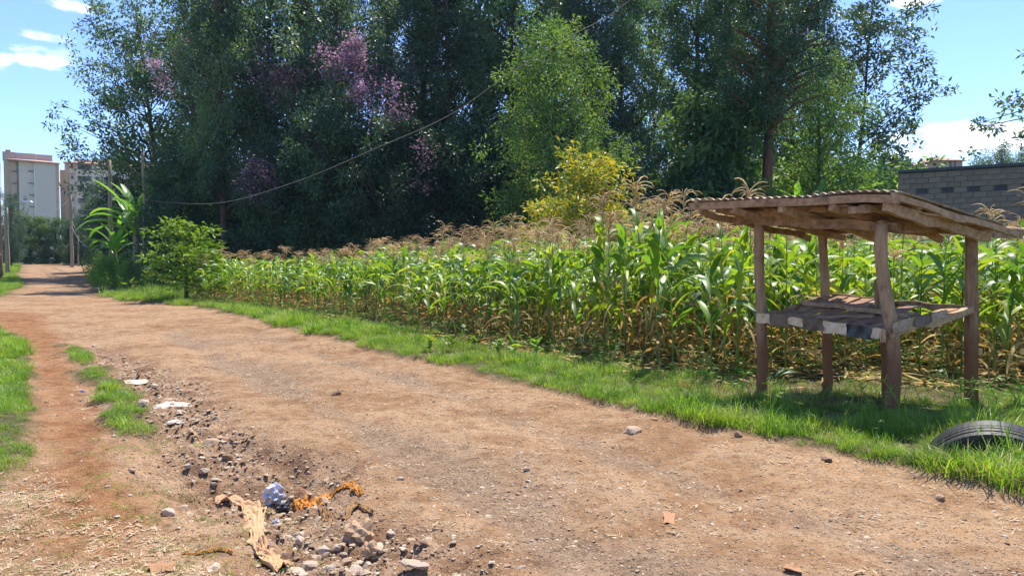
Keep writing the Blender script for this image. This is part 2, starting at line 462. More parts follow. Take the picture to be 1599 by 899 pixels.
def ground_mat():
    m, n = new_mat('earth')
    at = n.n('ShaderNodeAttribute', attribute_name='mask')
    s = n.n('ShaderNodeSeparateColor'); n.link(at.outputs['Color'], s.inputs[0])
    path, grass, gravel = s.outputs[0], s.outputs[1], s.outputs[2]; gully = at.outputs['Alpha']
    p = pos(n)
    big = n.noise(p, .55, 5, .6); mid = n.noise(p, 3.0, 5, .65); fin = n.noise(p, 22, 5, .7); fin2 = n.noise(p, 90, 3, .7)
    base = n.ramp(n.math('ADD', n.math('MULTIPLY', big, .5), n.math('MULTIPLY', mid, .5)),
                  [(.30, (.17, .082, .036)), (.45, (.30, .168, .084)), (.56, (.40, .255, .145)), (.70, (.40, .20, .078))])
    grey = n.ramp(fin, [(.3, (.135, .092, .060)), (.55, (.27, .192, .128)), (.75, (.42, .32, .22))])
    c = n.mix(n.maprange(n.math('ADD', gravel, n.math('MULTIPLY', mid, .5)), .5, 1.2, 0, .62), base, grey)
    pc = n.ramp(mid, [(.3, (.20, .080, .030)), (.55, (.30, .140, .060)), (.75, (.38, .215, .105))])
    c = n.mix(n.math('MULTIPLY', path, .85), c, pc)
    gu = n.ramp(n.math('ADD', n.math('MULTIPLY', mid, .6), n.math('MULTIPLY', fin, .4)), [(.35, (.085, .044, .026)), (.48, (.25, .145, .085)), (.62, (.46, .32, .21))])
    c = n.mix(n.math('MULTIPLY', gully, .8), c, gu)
    gc = n.ramp(fin, [(.3, (.05, .06, .02)), (.55, (.11, .095, .04)), (.75, (.19, .145, .075))])
    c = n.mix(grass, c, gc)
    m2 = n.noise(p, 9.0, 6, .75); c = n.mix(n.maprange(m2, .50, .36, 0, .60), c, n.mix(1.0, c, (.45, .42, .40), 'MULTIPLY')); c = n.mix(n.maprange(m2, .55, .72, 0, .35), c, (.50, .35, .22))
    # speckle of grit, two sizes
    def cells(sc, lo, hi):
        v = n.n('ShaderNodeTexVoronoi'); n.inp(v, 'Vector', p); n.inp(v, 'Scale', sc)
        cc = n.n('ShaderNodeSeparateColor'); n.link(v.outputs['Color'], cc.inputs[0])
        edge = n.maprange(v.outputs['Distance'], .18, .42, 1, 0)
        return cc.outputs[0], n.math('MULTIPLY', edge, n.maprange(cc.outputs[1], lo, hi))
    r1, e1 = cells(34, .50, .66); r2, e2 = cells(85, .35, .55)
    st = n.ramp(r1, [(0, (.08, .05, .035)), (.45, (.26, .18, .125)), (1, (.60, .49, .37))])
    amt = n.math('SUBTRACT', 1.0, n.math('MAXIMUM', n.math('MULTIPLY', path, .8), n.math('MULTIPLY', grass, .9)))
    c = n.mix(n.math('MULTIPLY', n.math('MULTIPLY', e1, amt), .8), c, st)
    st2 = n.ramp(r2, [(0, (.07, .045, .03)), (.5, (.25, .175, .12)), (1, (.60, .49, .37))])
    c = n.mix(n.math('MULTIPLY', n.math('MULTIPLY', e2, n.math('MAXIMUM', amt, .3)), .75), c, st2)
    # straw and dry bits: thin streaks of pale colour
    w = n.noise(n.vmath('MULTIPLY', p, (9, 60, 10)), 1.0, 3, .7, 1.5)
    c = n.mix(n.maprange(w, .64, .74, 0, .45), c, (.52, .39, .25))
    h = n.math('ADD', n.math('MULTIPLY', fin, .6), n.math('ADD', n.math('MULTIPLY', e1, .35), n.math('ADD', n.math('MULTIPLY', e2, .2), n.math('MULTIPLY', fin2, .25))))
    h = n.math('ADD', h, n.math('MULTIPLY', mid, .8))
    return finish(m, n, principled(n, c, .95, .12, bump(n, h, 1.0, .035)))


M['earth'] = ground_mat()


def stone_mat():
    m, n = new_mat('stone')
    r = n.n('ShaderNodeObjectInfo').outputs['Random']; i = n.n('ShaderNodeNewGeometry').outputs['Random Per Island']
    a = n.noise(objco(n), 30, 5, .65)
    c = n.ramp(n.math('FRACT', n.math('ADD', r, i)), [(0, (.20, .12, .072)), (.35, (.38, .26, .17)), (.7, (.54, .41, .28)), (1, (.68, .57, .42))])
    c = n.mix(n.maprange(a, .4, .7, 0, .5), c, (.22, .125, .075))
    return finish(m, n, principled(n, c, .9, .2, bump(n, a, .5, .01)))


M['stone'] = stone_mat()
M['pale_stone'] = plain('pale_stone', (.46, .36, .27), .9, .2, .3, 14, bmp=.6)
M['white_paper'] = plain('white_paper', (.46, .40, .33), .8, .2, .18, 10)
M['tan_cloth'] = plain('tan_cloth', (.40, .26, .155), .9, .1, .3, 12, bmp=.4)
M['peach_cloth'] = plain('peach_cloth', (.47, .29, .165), .9, .1, .25, 12, bmp=.4)
M['orange_cloth'] = plain('orange_cloth', (.52, .22, .05), .9, .1, .35, 12, bmp=.4)
M['brown_cloth'] = plain('brown_cloth', (.25, .145, .07), .9, .1, .4, 12, bmp=.4)
M['foil'] = plain('foil', (.36, .38, .44), .33, .6, .35, 16, .35, .5)
M['black_plastic'] = plain('black_plastic', (.035, .036, .042), .38, .5, .4, 10)
M['grey_plastic'] = plain('grey_plastic', (.15, .10, .065), .5, .4, .4, 10)
M['cream_plastic'] = plain('cream_plastic', (.64, .48, .32), .5, .35, .18, 10)
M['clear_plastic'] = plain('clear_plastic', (.44, .29, .17), .35, .5, .4, 10)
M['dark_mark'] = plain('dark_mark', (.03, .03, .035), .6, .3, .2, 10)
M['blue_scrap'] = plain('blue_scrap', (.12, .13, .50), .5, .3, .2, 10)
M['cardboard'] = plain('cardboard', (.36, .19, .10), .85, .15, .2, 12)
M['rubber'] = plain('rubber', (.028, .026, .025), .55, .35, .5, 25, bmp=.3)
M['concrete'] = plain('concrete', (.19, .152, .117), .9, .2, .22, 2.5, bmp=.4)
M['mortar'] = plain('mortar', (.13, .112, .094), .95, .1, .3, 6)
M['dark_edge'] = plain('dark_edge', (.055, .06, .07), .7, .3, .3, 4)
M['beige_wall'] = plain('beige_wall', (.58, .45, .32), .9, .15, .10, 1.1)
M['grey_wall'] = plain('grey_wall', (.66, .58, .45), .9, .1, .05, 1.1, bmp=0)
M['cream_wall'] = plain('cream_wall', (.68, .60, .48), .9, .15, .08, 1.1)
M['pink_roof'] = plain('pink_roof', (.44, .27, .20), .85, .15, .2, .6)
M['pink_wall'] = plain('pink_wall', (.50, .36, .31), .9, .15, .12, .3)
M['window'] = plain('window', (.05, .035, .04), .25, .5, .3, .8)
M['trim'] = plain('trim', (.22, .20, .18), .8, .2, .2, 1.0)
M['metal'] = plain('metal', (.35, .35, .35), .5, .4, .2, 3, .5)
M['lamp_glass'] = plain('lamp_glass', (.85, .88, .92), .25, .5, .05, 3)
M['cable'] = plain('cable', (.16, .15, .14), .6, .3, .2, 1)
M['cable_pale'] = plain('cable_pale', (.20, .18, .16), .6, .3, .2, 1)

# ------------------------------------------------------------------ ground sheet
def axis(lo_far, lo, hi, hi_far, step, grow):
    a = [0.5 * (lo + hi)]; s = step
    xs = list(np.arange(lo, hi + 1e-6, step))
    s = step; x = hi
    while x < hi_far: s *= grow; x += s; xs.append(x)
    s = step; x = lo; pre = []
    while x > lo_far: s *= grow; x -= s; pre.append(x)
    return np.array(pre[::-1] + xs)


gx = axis(-1600, -6.5, 6.5, 1600, 0.036, 1.035)
ys = [2.6]; y_ = 2.6
while y_ < 1700: y_ += max(0.026, 0.0085 * y_) if y_ < 110 else 0.12 * y_; ys.append(y_)
pre = []; y_ = 2.6; s_ = .05
while y_ > -400: s_ *= 1.35; y_ -= s_; pre.append(y_)
gy = np.array(pre[::-1] + ys)
GX, GY = np.meshgrid(gx, gy)
X = GX.ravel(); Y = GY.ravel()
dirt, path, gully, gravel, gb, fld, gp = ground_masks(X, Y)
Z = ground_z(X, Y)
lit_straw = sstep(sdpoly(X, Y, [np.array([-9, 1]), G(0, 750), G(60, 735), G(75, 800), G(60, 900), np.array([-2.4, 1])]), -.1, .3)
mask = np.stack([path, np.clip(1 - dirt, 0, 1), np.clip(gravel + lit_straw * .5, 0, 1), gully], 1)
nx, ny = len(gx), len(gy)
ii, jj = np.meshgrid(np.arange(nx - 1), np.arange(ny - 1))
q = (jj * nx + ii).ravel()
Fq = np.stack([q, q + 1, q + 1 + nx, q + nx], 1)
cxf = X[Fq].mean(1); cyf = Y[Fq].mean(1); dm = dirt[Fq].mean(1); pm = path[Fq].mean(1)
sel_path = (pm > .5); sel_road = (dm > .5) & ~sel_path; sel_g = ~sel_path & ~sel_road


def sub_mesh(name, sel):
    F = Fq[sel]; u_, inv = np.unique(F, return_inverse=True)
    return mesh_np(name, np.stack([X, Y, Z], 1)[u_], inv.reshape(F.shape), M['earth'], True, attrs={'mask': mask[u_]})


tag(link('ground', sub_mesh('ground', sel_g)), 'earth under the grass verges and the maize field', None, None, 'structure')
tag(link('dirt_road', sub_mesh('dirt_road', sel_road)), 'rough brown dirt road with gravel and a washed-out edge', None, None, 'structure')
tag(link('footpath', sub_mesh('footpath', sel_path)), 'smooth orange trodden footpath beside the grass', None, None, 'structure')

# ------------------------------------------------------------------ scatter (geometry nodes, only for uncountable stuff)
def scatter(name, P, rot, scl, idx, variants, label, cat=None, extra_mat=None):
    """P (n,3), rot (n,3) euler, scl (n,), idx (n,) picks one of the variant meshes"""
    me = bpy.data.meshes.new(name); nP = len(P)
    me.vertices.add(nP); me.vertices.foreach_set('co', np.asarray(P, dtype=np.float32).ravel())
    a = me.attributes.new('rot', 'FLOAT_VECTOR', 'POINT'); a.data.foreach_set('vector', np.asarray(rot, dtype=np.float32).ravel())
    a = me.attributes.new('scl', 'FLOAT', 'POINT'); a.data.foreach_set('value', np.asarray(scl, dtype=np.float32))
    a = me.attributes.new('idx', 'INT', 'POINT'); a.data.foreach_set('value', np.asarray(idx, dtype=np.int32))
    o = link(name, me); tag(o, label, cat, None, 'stuff')
    col = bpy.data.collections.new(name + '_kinds')
    for k, vm in enumerate(variants):
        vo = bpy.data.objects.new('%s_kind_%02d' % (name, k), vm); col.objects.link(vo)
    ng = bpy.data.node_groups.new(name, 'GeometryNodeTree')
    ng.interface.new_socket('Geometry', in_out='INPUT', socket_type='NodeSocketGeometry')
    ng.interface.new_socket('Geometry', in_out='OUTPUT', socket_type='NodeSocketGeometry')
    N = ng.nodes; gi = N.new('NodeGroupInput'); go = N.new('NodeGroupOutput')
    iop = N.new('GeometryNodeInstanceOnPoints'); ci = N.new('GeometryNodeCollectionInfo')
    ci.inputs[0].default_value = col; ci.inputs[1].default_value = True; ci.inputs[2].default_value = True
    iop.inputs['Pick Instance'].default_value = True
    def attr(nm, ty):
        x = N.new('GeometryNodeInputNamedAttribute'); x.data_type = ty; x.inputs[0].default_value = nm; return x.outputs[0]
    L = ng.links
    L.new(gi.outputs[0], iop.inputs['Points']); L.new(ci.outputs[0], iop.inputs['Instance'])
    L.new(attr('idx', 'INT'), iop.inputs['Instance Index'])
    e2r = N.new('FunctionNodeEulerToRotation'); L.new(attr('rot', 'FLOAT_VECTOR'), e2r.inputs[0])
    L.new(e2r.outputs[0], iop.inputs['Rotation']); L.new(attr('scl', 'FLOAT'), iop.inputs['Scale'])
    L.new(iop.outputs[0], go.inputs[0])
    md = o.modifiers.new('scatter', 'NODES'); md.node_group = ng
    return o


# ------------------------------------------------------------------ grass
def blades(nb, h, w, spread, lean, seed, segs=3, star=0):
    rg = np.random.default_rng(seed); b = Buf()
    for i in range(nb):
        a = rg.uniform(0, 6.283); r0 = spread * math.sqrt(rg.random()); c = np.array([math.cos(a) * r0, math.sin(a) * r0, -0.01])
        az = a + rg.normal(0, .8); d = np.array([math.cos(az), math.sin(az), 0]); s = np.array([-d[1], d[0], 0])
        hh = h * rg.uniform(.45, 1.15); ww = w * rg.uniform(.6, 1.2); ln = lean * rg.uniform(.2, 1.5)
        pts = []
        for k in range(segs + 1):
            t = k / segs
            p = c + d * (ln * hh * t * t) + np.array([0, 0, hh * (t - .35 * ln * t * t)])
            wd = ww * (1 - t ** 1.5) * .5 + .0003
            pts += [p - s * wd, p + s * wd]
        b.add(pts, [(2 * k, 2 * k + 1, 2 * k + 3, 2 * k + 2) for k in range(segs)])
    for i in range(star):        # tall seed stalks with a spray of fingers on top
        a = rg.uniform(0, 6.283); d = np.array([math.cos(a), math.sin(a), 0]); hh = h * rg.uniform(1.2, 1.7)
        path_ = [d * (.25 * hh * t * t) + np.array([0, 0, hh * t]) for t in np.linspace(0, 1, 5)]
        b.add(*tube(path_, .0022, 3, False)); top = path_[-1]
        for k in range(rg.integers(3, 7)):
            f = rg.normal(0, 1, 3); f[2] = abs(f[2]) * .6 + .25; f /= np.linalg.norm(f)
            L_ = h * rg.uniform(.25, .42)
            b.add(*tube([top, top + f * L_ * .5, top + f * L_ + np.array([0, 0, -.2 * L_])], [.0025, .003, .0012], 3, False))
    return b.mesh('grass_tuft', M['grass'])


tufts = [blades(34, .125, .006, .09, .6, s) for s in range(5)] + [blades(30, .07, .006, .10, .9, 10 + s) for s in range(3)] + \
        [blades(22, .20, .007, .06, .5, 20, 3, 3), blades(16, .17, .006, .06, .5, 21, 3, 2)]
dry = blades(26, .11, .006, .10, 1.1, 30); dry.materials.clear(); dry.materials.append(M['grass_dry'])
tufts.append(dry)


def rand_in(poly, dens, rg):
    A = np.array(poly); lo = A.min(0); hi = A.max(0); m = int((hi - lo).prod() * dens)
    x = rg.uniform(lo[0], hi[0], m); y = rg.uniform(lo[1], hi[1], m)
    k = inpoly(x, y, poly); return x[k], y[k]


def scatter_grass():
    rg = np.random.default_rng(11); PX = []; PY = []; SC_ = []; ID = []
    verge = right_edge[0:16] + [np.array([-20, 44]), np.array([-14.5, 33.5])] + [p for p in field_front[::-1]]
    # widen into the field a little
    def put(poly, dens, ymin, ymax, s, ids):
        x, y = rand_in(poly, dens, rg); k = (y > ymin) & (y < ymax) & (np.abs(x) < y * .78 + 1.0); x = x[k]; y = y[k]
        PX.append(x); PY.append(y); SC_.append(rg.uniform(.7, 1.25, len(x)) * s); ID.append(rg.choice(ids, len(x)))
    wide = right_edge[0:16] + [np.array([-20, 44]), np.array([-14.5, 34.5])] + [p + np.array([.45, .9]) for p in field_front[::-1]]
    tall = [0, 1, 2, 3, 4] * 6 + [5, 6] * 8 + [8, 9, 10, 10, 10, 10, 10, 10, 10]
    put(wide, 210, 3.5, 9.5, 1.0, tall); put(wide, 150, 9.5, 16, 1.1, tall); put(wide, 60, 16, 32, 1.7, tall); put(wide, 25, 32, 48, 2.2, tall)
    left = [np.array([-40, 27])] + [p for p in left_edge[8:17]] + [np.array([-14, 3])]
    short = [5, 6, 7] * 3 + [0, 1]
    put(left, 260, 3.5, 9, .95, short); put(left, 160, 9, 16, 1.15, short); put(left, 30, 16, 30, 1.8, short)
    put(strip_b, 330, 3, 20, .85, short)
    verge2 = [np.array([-33, 50]), np.array([-40, 60]), np.array([-48, 72]), np.array([-61, 92]), np.array([-75, 92]), np.array([-50, 50]), G(-60, 476), G(0, 466)]
    put(verge2, 16, 28, 92, 1.5, [0, 1, 2, 5])
    verge3 = [np.array([-29.5, 51.5]), np.array([-40, 70]), np.array([-45, 90]), np.array([-36, 90]), np.array([-18, 50])]
    put(verge3, 14, 40, 92, 1.8, [0, 1, 2, 5])
    x = np.concatenate(PX); y = np.concatenate(PY); s = np.concatenate(SC_); i = np.concatenate(ID)
    dirt, path, gully, gravel, gb, fld, gp = ground_masks(x, y)
    cl = fbm(x, y, 1.3, 3, 77)
    keep = (dirt < .5 + rg.normal(0, .15, len(x))) & (cl > -.38 + rg.normal(0, .06, len(x)))
    keep &= ~((sdpoly(x, y, field_poly) > -.35) & (rg.random(len(x)) < .35))
    # bare patches trampled under the stall and litter in the field edge
    st = np.array([3.7, 8.9]); dst = np.hypot((x - st[0]) * .8, (y - st[1]) * 1.2)
    keep &= ~((dst < 1.15) & (rg.random(len(x)) < .8)); i = np.where((dst < 1.3) & (rg.random(len(x)) < .6), 10, i)
    infield = sdpoly(x, y, field_poly) > .15
    keep &= ~(infield & (rg.random(len(x)) < .65))
    i = np.where(infield & (rg.random(len(x)) < .4), 10, i)
    toF = sdpoly(x, y, field_poly); s = s * (.95 + cl * 1.3) * np.where(x > -16, 1 - .38 * sstep(toF, -1.1, -.2), 1) * np.where(dirt > .2, .65, 1)
    x, y, s, i = x[keep], y[keep], s[keep], i[keep]
    # stray tufts on the dirt: bottom left and by the gully
    ex = [];
    for (u, v, r_, m_, sc_) in ((265, 755, .25, 26, .55), (30, 850, .8, 140, .5), (120, 870, .7, 60, .4), (310, 880, .35, 30, .45), (150, 700, .5, 36, .45), (60, 790, .6, 80, .45), (240, 700, .3, 30, .5)):
        c = G(u, v); ex.append(np.stack([c[0] + rg.normal(0, r_, m_), c[1] + rg.normal(0, r_ * .8, m_), np.full(m_, sc_)], 1))
    ex = np.vstack(ex); x = np.concatenate([x, ex[:, 0]]); y = np.concatenate([y, ex[:, 1]]); s = np.concatenate([s, ex[:, 2]]); i = np.concatenate([i, rg.choice([5, 6, 10, 10], len(ex))])
    P = np.stack([x, y, ground_z(x, y) - .004], 1)
    rot = np.stack([rg.normal(0, .12, len(x)), rg.normal(0, .12, len(x)), rg.uniform(0, 6.283, len(x))], 1)
    scatter('grass', P, rot, s, i, tufts, 'bright green grass growing on the verges of the dirt road')
    print('grass tufts', len(x))


scatter_grass()

# ------------------------------------------------------------------ stones and gravel
def rock_mesh(seed, flat=.6, sub=1, rough=.22, mat='stone'):
    rg = np.random.default_rng(seed)
    import bmesh
    bm = bmesh.new(); bmesh.ops.create_icosphere(bm, subdivisions=sub, radius=1.0)
    for v in bm.verts:
        f = 1 + rg.normal(0, rough)
        v.co = v.co * f; v.co.z *= flat
        v.co.x *= rg.uniform(.92, 1.08)
    # chop a face or two flat
    for _ in range(9 if sub > 1 else 3):
        nn = Vector(rg.normal(0, 1, 3)).normalized(); lim = rg.uniform(.42, .7) if sub > 1 else .62
        for v in bm.verts:
            d = v.co.dot(nn)
            if d > lim: v.co -= nn * (d - lim)
    me = bpy.data.meshes.new('stone'); bm.to_mesh(me); bm.free(); me.materials.append(M[mat])
    return me


peb = [rock_mesh(100 + k, .38, 1) for k in range(8)]


def scatter_gravel():
    rg = np.random.default_rng(21)
    area = [np.array([-8, 2.7])] + [np.array([7, 2.7])] + right_edge[1:12] + [G(0, 513), G(60, 700)]
    x1, y1 = rand_in(area, 1100, rg)
    pr = np.clip((4.8 / np.maximum(y1, 2.7)) ** 1.6, 0.03, 1)
    dirt, path, gully, gravel, gb, fld, gp = ground_masks(x1, y1)
    w = pr * dirt * (1 - .8 * path) * (.30 + .8 * gravel + .8 * gully) * (.55 + 1.6 * np.clip(fbm(x1, y1, 1.1, 3, 88) + .25, 0, 1))
    k = (rg.random(len(x1)) < w) & (np.abs(x1) < y1 * .75 + .3)
    x, y, gu = x1[k], y1[k], gully[k]
    s = rg.lognormal(-5.35, .50, len(x)) * (1 + y * .05) * (1 + gu * .9)
    s = np.minimum(s, .022 + .012 * gu)
    P = np.stack([x, y, ground_z(x, y) + s * .02], 1)
    rot = np.stack([rg.normal(0, .12, len(x)), rg.normal(0, .12, len(x)), rg.uniform(0, 6.28, len(x))], 1)
    scatter('gravel', P, rot, s, rg.integers(0, 8, len(x)), peb, 'loose gravel and grit strewn over the dirt road')
    print('pebbles', len(x))


scatter_gravel()
rocks = [rock_mesh(200 + k, rg_, 2, .10) for k, rg_ in enumerate((.6, .5, .75, .55, .7, .45))]
rocks_pale = [rock_mesh(300 + k, .55, 2, .10, 'pale_stone') for k in range(3)]
STONES = [  # u, v, width px, pale, label
    (357, 717, 20, 0, 'squarish brown stone lying alone above the dark hollow'),
    (350, 744, 12, 0, 'small round stone left of the dark hollow'),
    (440, 793, 20, 0, 'dark grey stone right beside the silver plastic bag'),
    (436, 806, 14, 0, 'small dark stone just below the silver plastic bag'),
    (468, 853, 22, 1, 'pale pointed stone above the pile in the gully'),
    (448, 842, 15, 1, 'flat pale stone left of the pointed pale stone'),
    (480, 877, 30, 1, 'broad pale slab lying at the left of the stone pile'),
    (505, 868, 26, 1, 'cream stone with a flat top in the middle of the stone pile'),
    (498, 876, 17, 0, 'red brown stone wedged between the cream stones'),
    (507, 890, 34, 1, 'long blocky cream stone at the front of the stone pile'),
    (528, 862, 18, 1, 'grey stone with a glinting top beside the tan sack'),
    (540, 880, 20, 0, 'upright brown stone leaning below the tan sack'),
    (555, 893, 34, 1, 'large pale stone at the bottom right of the stone pile'),
    (592, 868, 24, 0, 'flat slanting stone right of the tan sack'),
    (612, 846, 20, 1, 'light stone on the gully rim right of the tan sack'),
    (462, 892, 36, 1, 'pale flat stone at the very front of the gully'),
    (446, 872, 16, 0, 'brown stone beside the end of the tan cloth'),
    (655, 880, 62, 1, 'big bleached slab half sunk in the road'),
    (822, 735, 16, 0, 'small dark clod on the gravel in mid road'),
    (526, 616, 20, 0, 'red brown clod standing on the far side of the road'),
    (745, 798, 9, 0, 'dark clod on the orange part of the road'),
    (838, 842, 9, 0, 'black clod on the road nearest the orange leaf'),
    (1154, 681, 22, 0, 'crumbling clod at the edge of the verge grass'),
    (1292, 719, 26, 0, 'half buried stone at the grass edge with straw on it'),
    (1236, 798, 10, 0, 'dark stone on the gravel left of the thin straw'),
    (1246, 823, 10, 0, 'little grey stone on the gravel below the thin straw'),
    (1470, 780, 20, 0, 'brown clod by the grass edge at the right'),
    (985, 675, 34, 0, 'low hump of broken earth near the verge in mid road'),
    (205, 590, 40, 1, 'long pale slab beside the upper grass strip'),
    (222, 636, 26, 1, 'flat pinkish stone left of the white plaster lump'),
    (240, 608, 16, 0, 'angular brown stone in the rubble above the white plaster lump'),
    (262, 604, 14, 1, 'light stone leaning in the rubble above the white plaster lump'),
    (298, 601, 10, 0, 'dark stone on the rubble edge nearest the road'),
    (330, 692, 34, 0, 'reddish flat slab above the dark hollow'),
    (148, 543, 14, 1, 'small pale stone at the top of the rubble strip'),
    (158, 563, 16, 1, 'pale stone in the grass at the top of the rubble strip'),
    (205, 735, 12, 1, 'pinkish stone on the path left of the gully'),
    (168, 760, 10, 1, 'small tan stone alone on the footpath'),
    (295, 741, 16, 1, 'light stone in the rubble left of the hollow'),
    (318, 756, 18, 1, 'cream stone in the rubble above the tan cloth'),
    (340, 762, 14, 0, 'brown stone in the rubble above the tan cloth'),
    (262, 803, 26, 1, 'flat pinkish stone by the path below the rubble'),
    (286, 790, 16, 1, 'small cream stone by the path below the rubble'),
    (1448, 868, 14, 0, 'brown stone at the near edge of the gravel'),
]
rgS = np.random.default_rng(5)
for i, (u, v, w, pale, lab) in enumerate(STONES):
    p = on(u, v); s = w / FPX * math.hypot(p[1], .3) * (.62 if v > 680 and u < 620 else .5)
    me = (rocks_pale if pale else rocks)[i % (3 if pale else 6)]
    tag(link('stone', me, None, (p[0], p[1], p[2] + (s * .18 if w < 36 else -s * .06)), (rgS.normal(0, .15), rgS.normal(0, .15), rgS.uniform(0, 6.28)), (s * 1.05, s * .85, s * (.8 if w < 36 else .35))), lab, 'stone', 'loose stones and clods')
# unnamed rubble stones: alike, so they share a label
cnt = 0
for i in range(700):
    gpz = rgS.random(); k = gpz * (len(gully_line) - 1); a = int(k); f = k - a
    c = gully_line[a] * (1 - f) + gully_line[min(a + 1, len(gully_line) - 1)] * f
    x, y = c + rgS.normal(0, .24 + .02 * c[1], 2)
    if y < 3.0 or y > 11 or cnt >= 150: continue
    s = min(rgS.lognormal(-3.55, .42), .07) * (.7 + y * .05)
    pale = rgS.random() < .6
    tag(link('stone', (rocks_pale if pale else rocks)[rgS.integers(0, 3)], None, (x, y, gz(x, y) + s * .02), (rgS.normal(0, .3), rgS.normal(0, .3), rgS.uniform(0, 6.28)), (s, s * rgS.uniform(.6, 1), s * rgS.uniform(.5, .9))),
        'pale rubble stone strewn in the washed-out gully' if pale else 'brown rubble stone strewn in the washed-out gully', 'stone', 'pale rubble in the gully' if pale else 'brown rubble in the gully')
    cnt += 1
#PART2

# ------------------------------------------------------------------ maize
def maize_leaf(h, az, L, wd, a0, bend, rg, dry=False):
    seg = 7; ds = L / seg; p = np.array([0, 0, h]); d = np.array([math.cos(az), math.sin(az), 0.]); s0 = np.array([-d[1], d[0], 0.])
    side = rg.normal(0, .25); tw = rg.normal(0, .7); V = []; lat = rg.normal(0, .15)
    for k in range(seg + 1):
        t = k / seg; ang = a0 - bend * t ** 1.25
        T = d * math.cos(ang) + np.array([0, 0, math.sin(ang)]) + s0 * lat * t
        Nn = -d * math.sin(ang) + np.array([0, 0, math.cos(ang)])
        w = wd * min(1, .45 + t * 3.2) * (1 - t ** 2.6) * .5 + .001
        r = tw * t + side
        S = s0 * math.cos(r) + Nn * math.sin(r); fold = (.30 if not dry else .1) * w
        wav = rg.normal(0, .10) * w
        V += [p - S * w + Nn * (fold + wav), p.copy(), p + S * w + Nn * (fold - wav)]
        p = p + T * ds
    F = []
    for k in range(seg):
        a = 3 * k; F += [(a, a + 1, a + 4, a + 3), (a + 1, a + 2, a + 5, a + 4)]
    return np.array(V), np.array(F)


def maize_variant(seed, tassel=True, H=2.0):
    rg = np.random.default_rng(seed); parts = []
    lean = rg.normal(0, .04, 2); hs = np.linspace(-.05, H, 9)
    def ax(h): return np.array([lean[0] * h * h * .5, lean[1] * h * h * .5, h])
    path_ = np.array([ax(h) for h in hs]); rad = np.interp(hs, [0, H], [.014, .006])
    parts.append(('stalk', tube(path_, rad, 5, False), 'maize'))
    nl = 14; az0 = rg.uniform(0, 6.28)
    for i in range(nl):
        f = i / (nl - 1); h = .16 + f * (H - .40) + rg.normal(0, .02)
        az = az0 + math.pi * (i % 2) + rg.normal(0, .35)
        L = (.42 + .62 * math.sin(math.pi * min(1, .25 + f * .75))) * rg.uniform(.8, 1.12)
        isdry = i < 3 or (i < 8 and rg.random() < .38)
        if isdry:
            V, F = maize_leaf(h, az, L * .8, .045, rg.uniform(.1, .8), rg.uniform(2.0, 2.8), rg, True)
        else:
            V, F = maize_leaf(h, az, L, .100 * rg.uniform(.8, 1.2), rg.uniform(.75, 1.3), rg.uniform(1.5, 3.0) * (1 - .2 * f), rg)
        V = V + (ax(h) - np.array([0, 0, h]))
        parts.append(('dry_leaf' if isdry else 'leaf', (V, F), 'maize_dry' if isdry else 'maize'))
    if tassel:
        b = Buf(); top = ax(H); top0 = top; top = top + np.array([0, 0, .13]); b.add(*tube([top0 - np.array([0, 0, .05]), top + np.array([.01, .01, .14]), top + np.array([rg.normal(0, .05), rg.normal(0, .05), .27])], [.005, .009, .005], 3, False))
        for k in range(15):
            a = rg.uniform(0, 6.28); d = np.array([math.cos(a), math.sin(a), 0]); z0 = rg.uniform(-.01, .15); L = rg.uniform(.20, .33); up = rg.uniform(.7, 1.4)
            pts = [top + np.array([0, 0, z0])]; ang = up
            for s in range(5):
                pts.append(pts[-1] + (d * math.cos(ang) + np.array([0, 0, math.sin(ang)])) * L / 4); ang -= rg.uniform(.18, .62)
            b.add(*tube(pts, [.003, .006, .0075, .0065, .005, .003], 3, False))
        parts.append(('tassel', (np.vstack(b.V), np.vstack(b.F)), 'tassel'))
    return parts


def mk(name, geo, mat, smooth=True):
    b = Buf(); b.add(*geo); return b.mesh(name, M[mat], smooth)


MV = []
for k in range(8):
    MV.append(maize_variant(500 + k, True, 1.74 + .09 * (k % 4)))
for k in range(3):
    MV.append(maize_variant(600 + k, False, 1.85 + .1 * k))
for v in MV:      # meshes: each part, foliage joined, whole plant joined
    pass
MVm = []
for v in MV:
    sep_ = [(nm, mk(nm, g, mt)) for nm, g, mt in v]
    fol = Buf();
    for nm, g, mt in v:
        if nm in ('leaf', 'dry_leaf'): fol.add(g[0], g[1], 0 if mt == 'maize' else 1)
    folm = fol.mesh('foliage', [M['maize'], M['maize_dry']], True)
    wh = Buf()
    for nm, g, mt in v: wh.add(g[0], g[1], {'maize': 0, 'maize_dry': 1, 'tassel': 2}[mt])
    MVm.append(dict(sep=sep_, fol=folm, whole=wh.mesh('maize_plants', [M['maize'], M['maize_dry'], M['tassel']], True)))


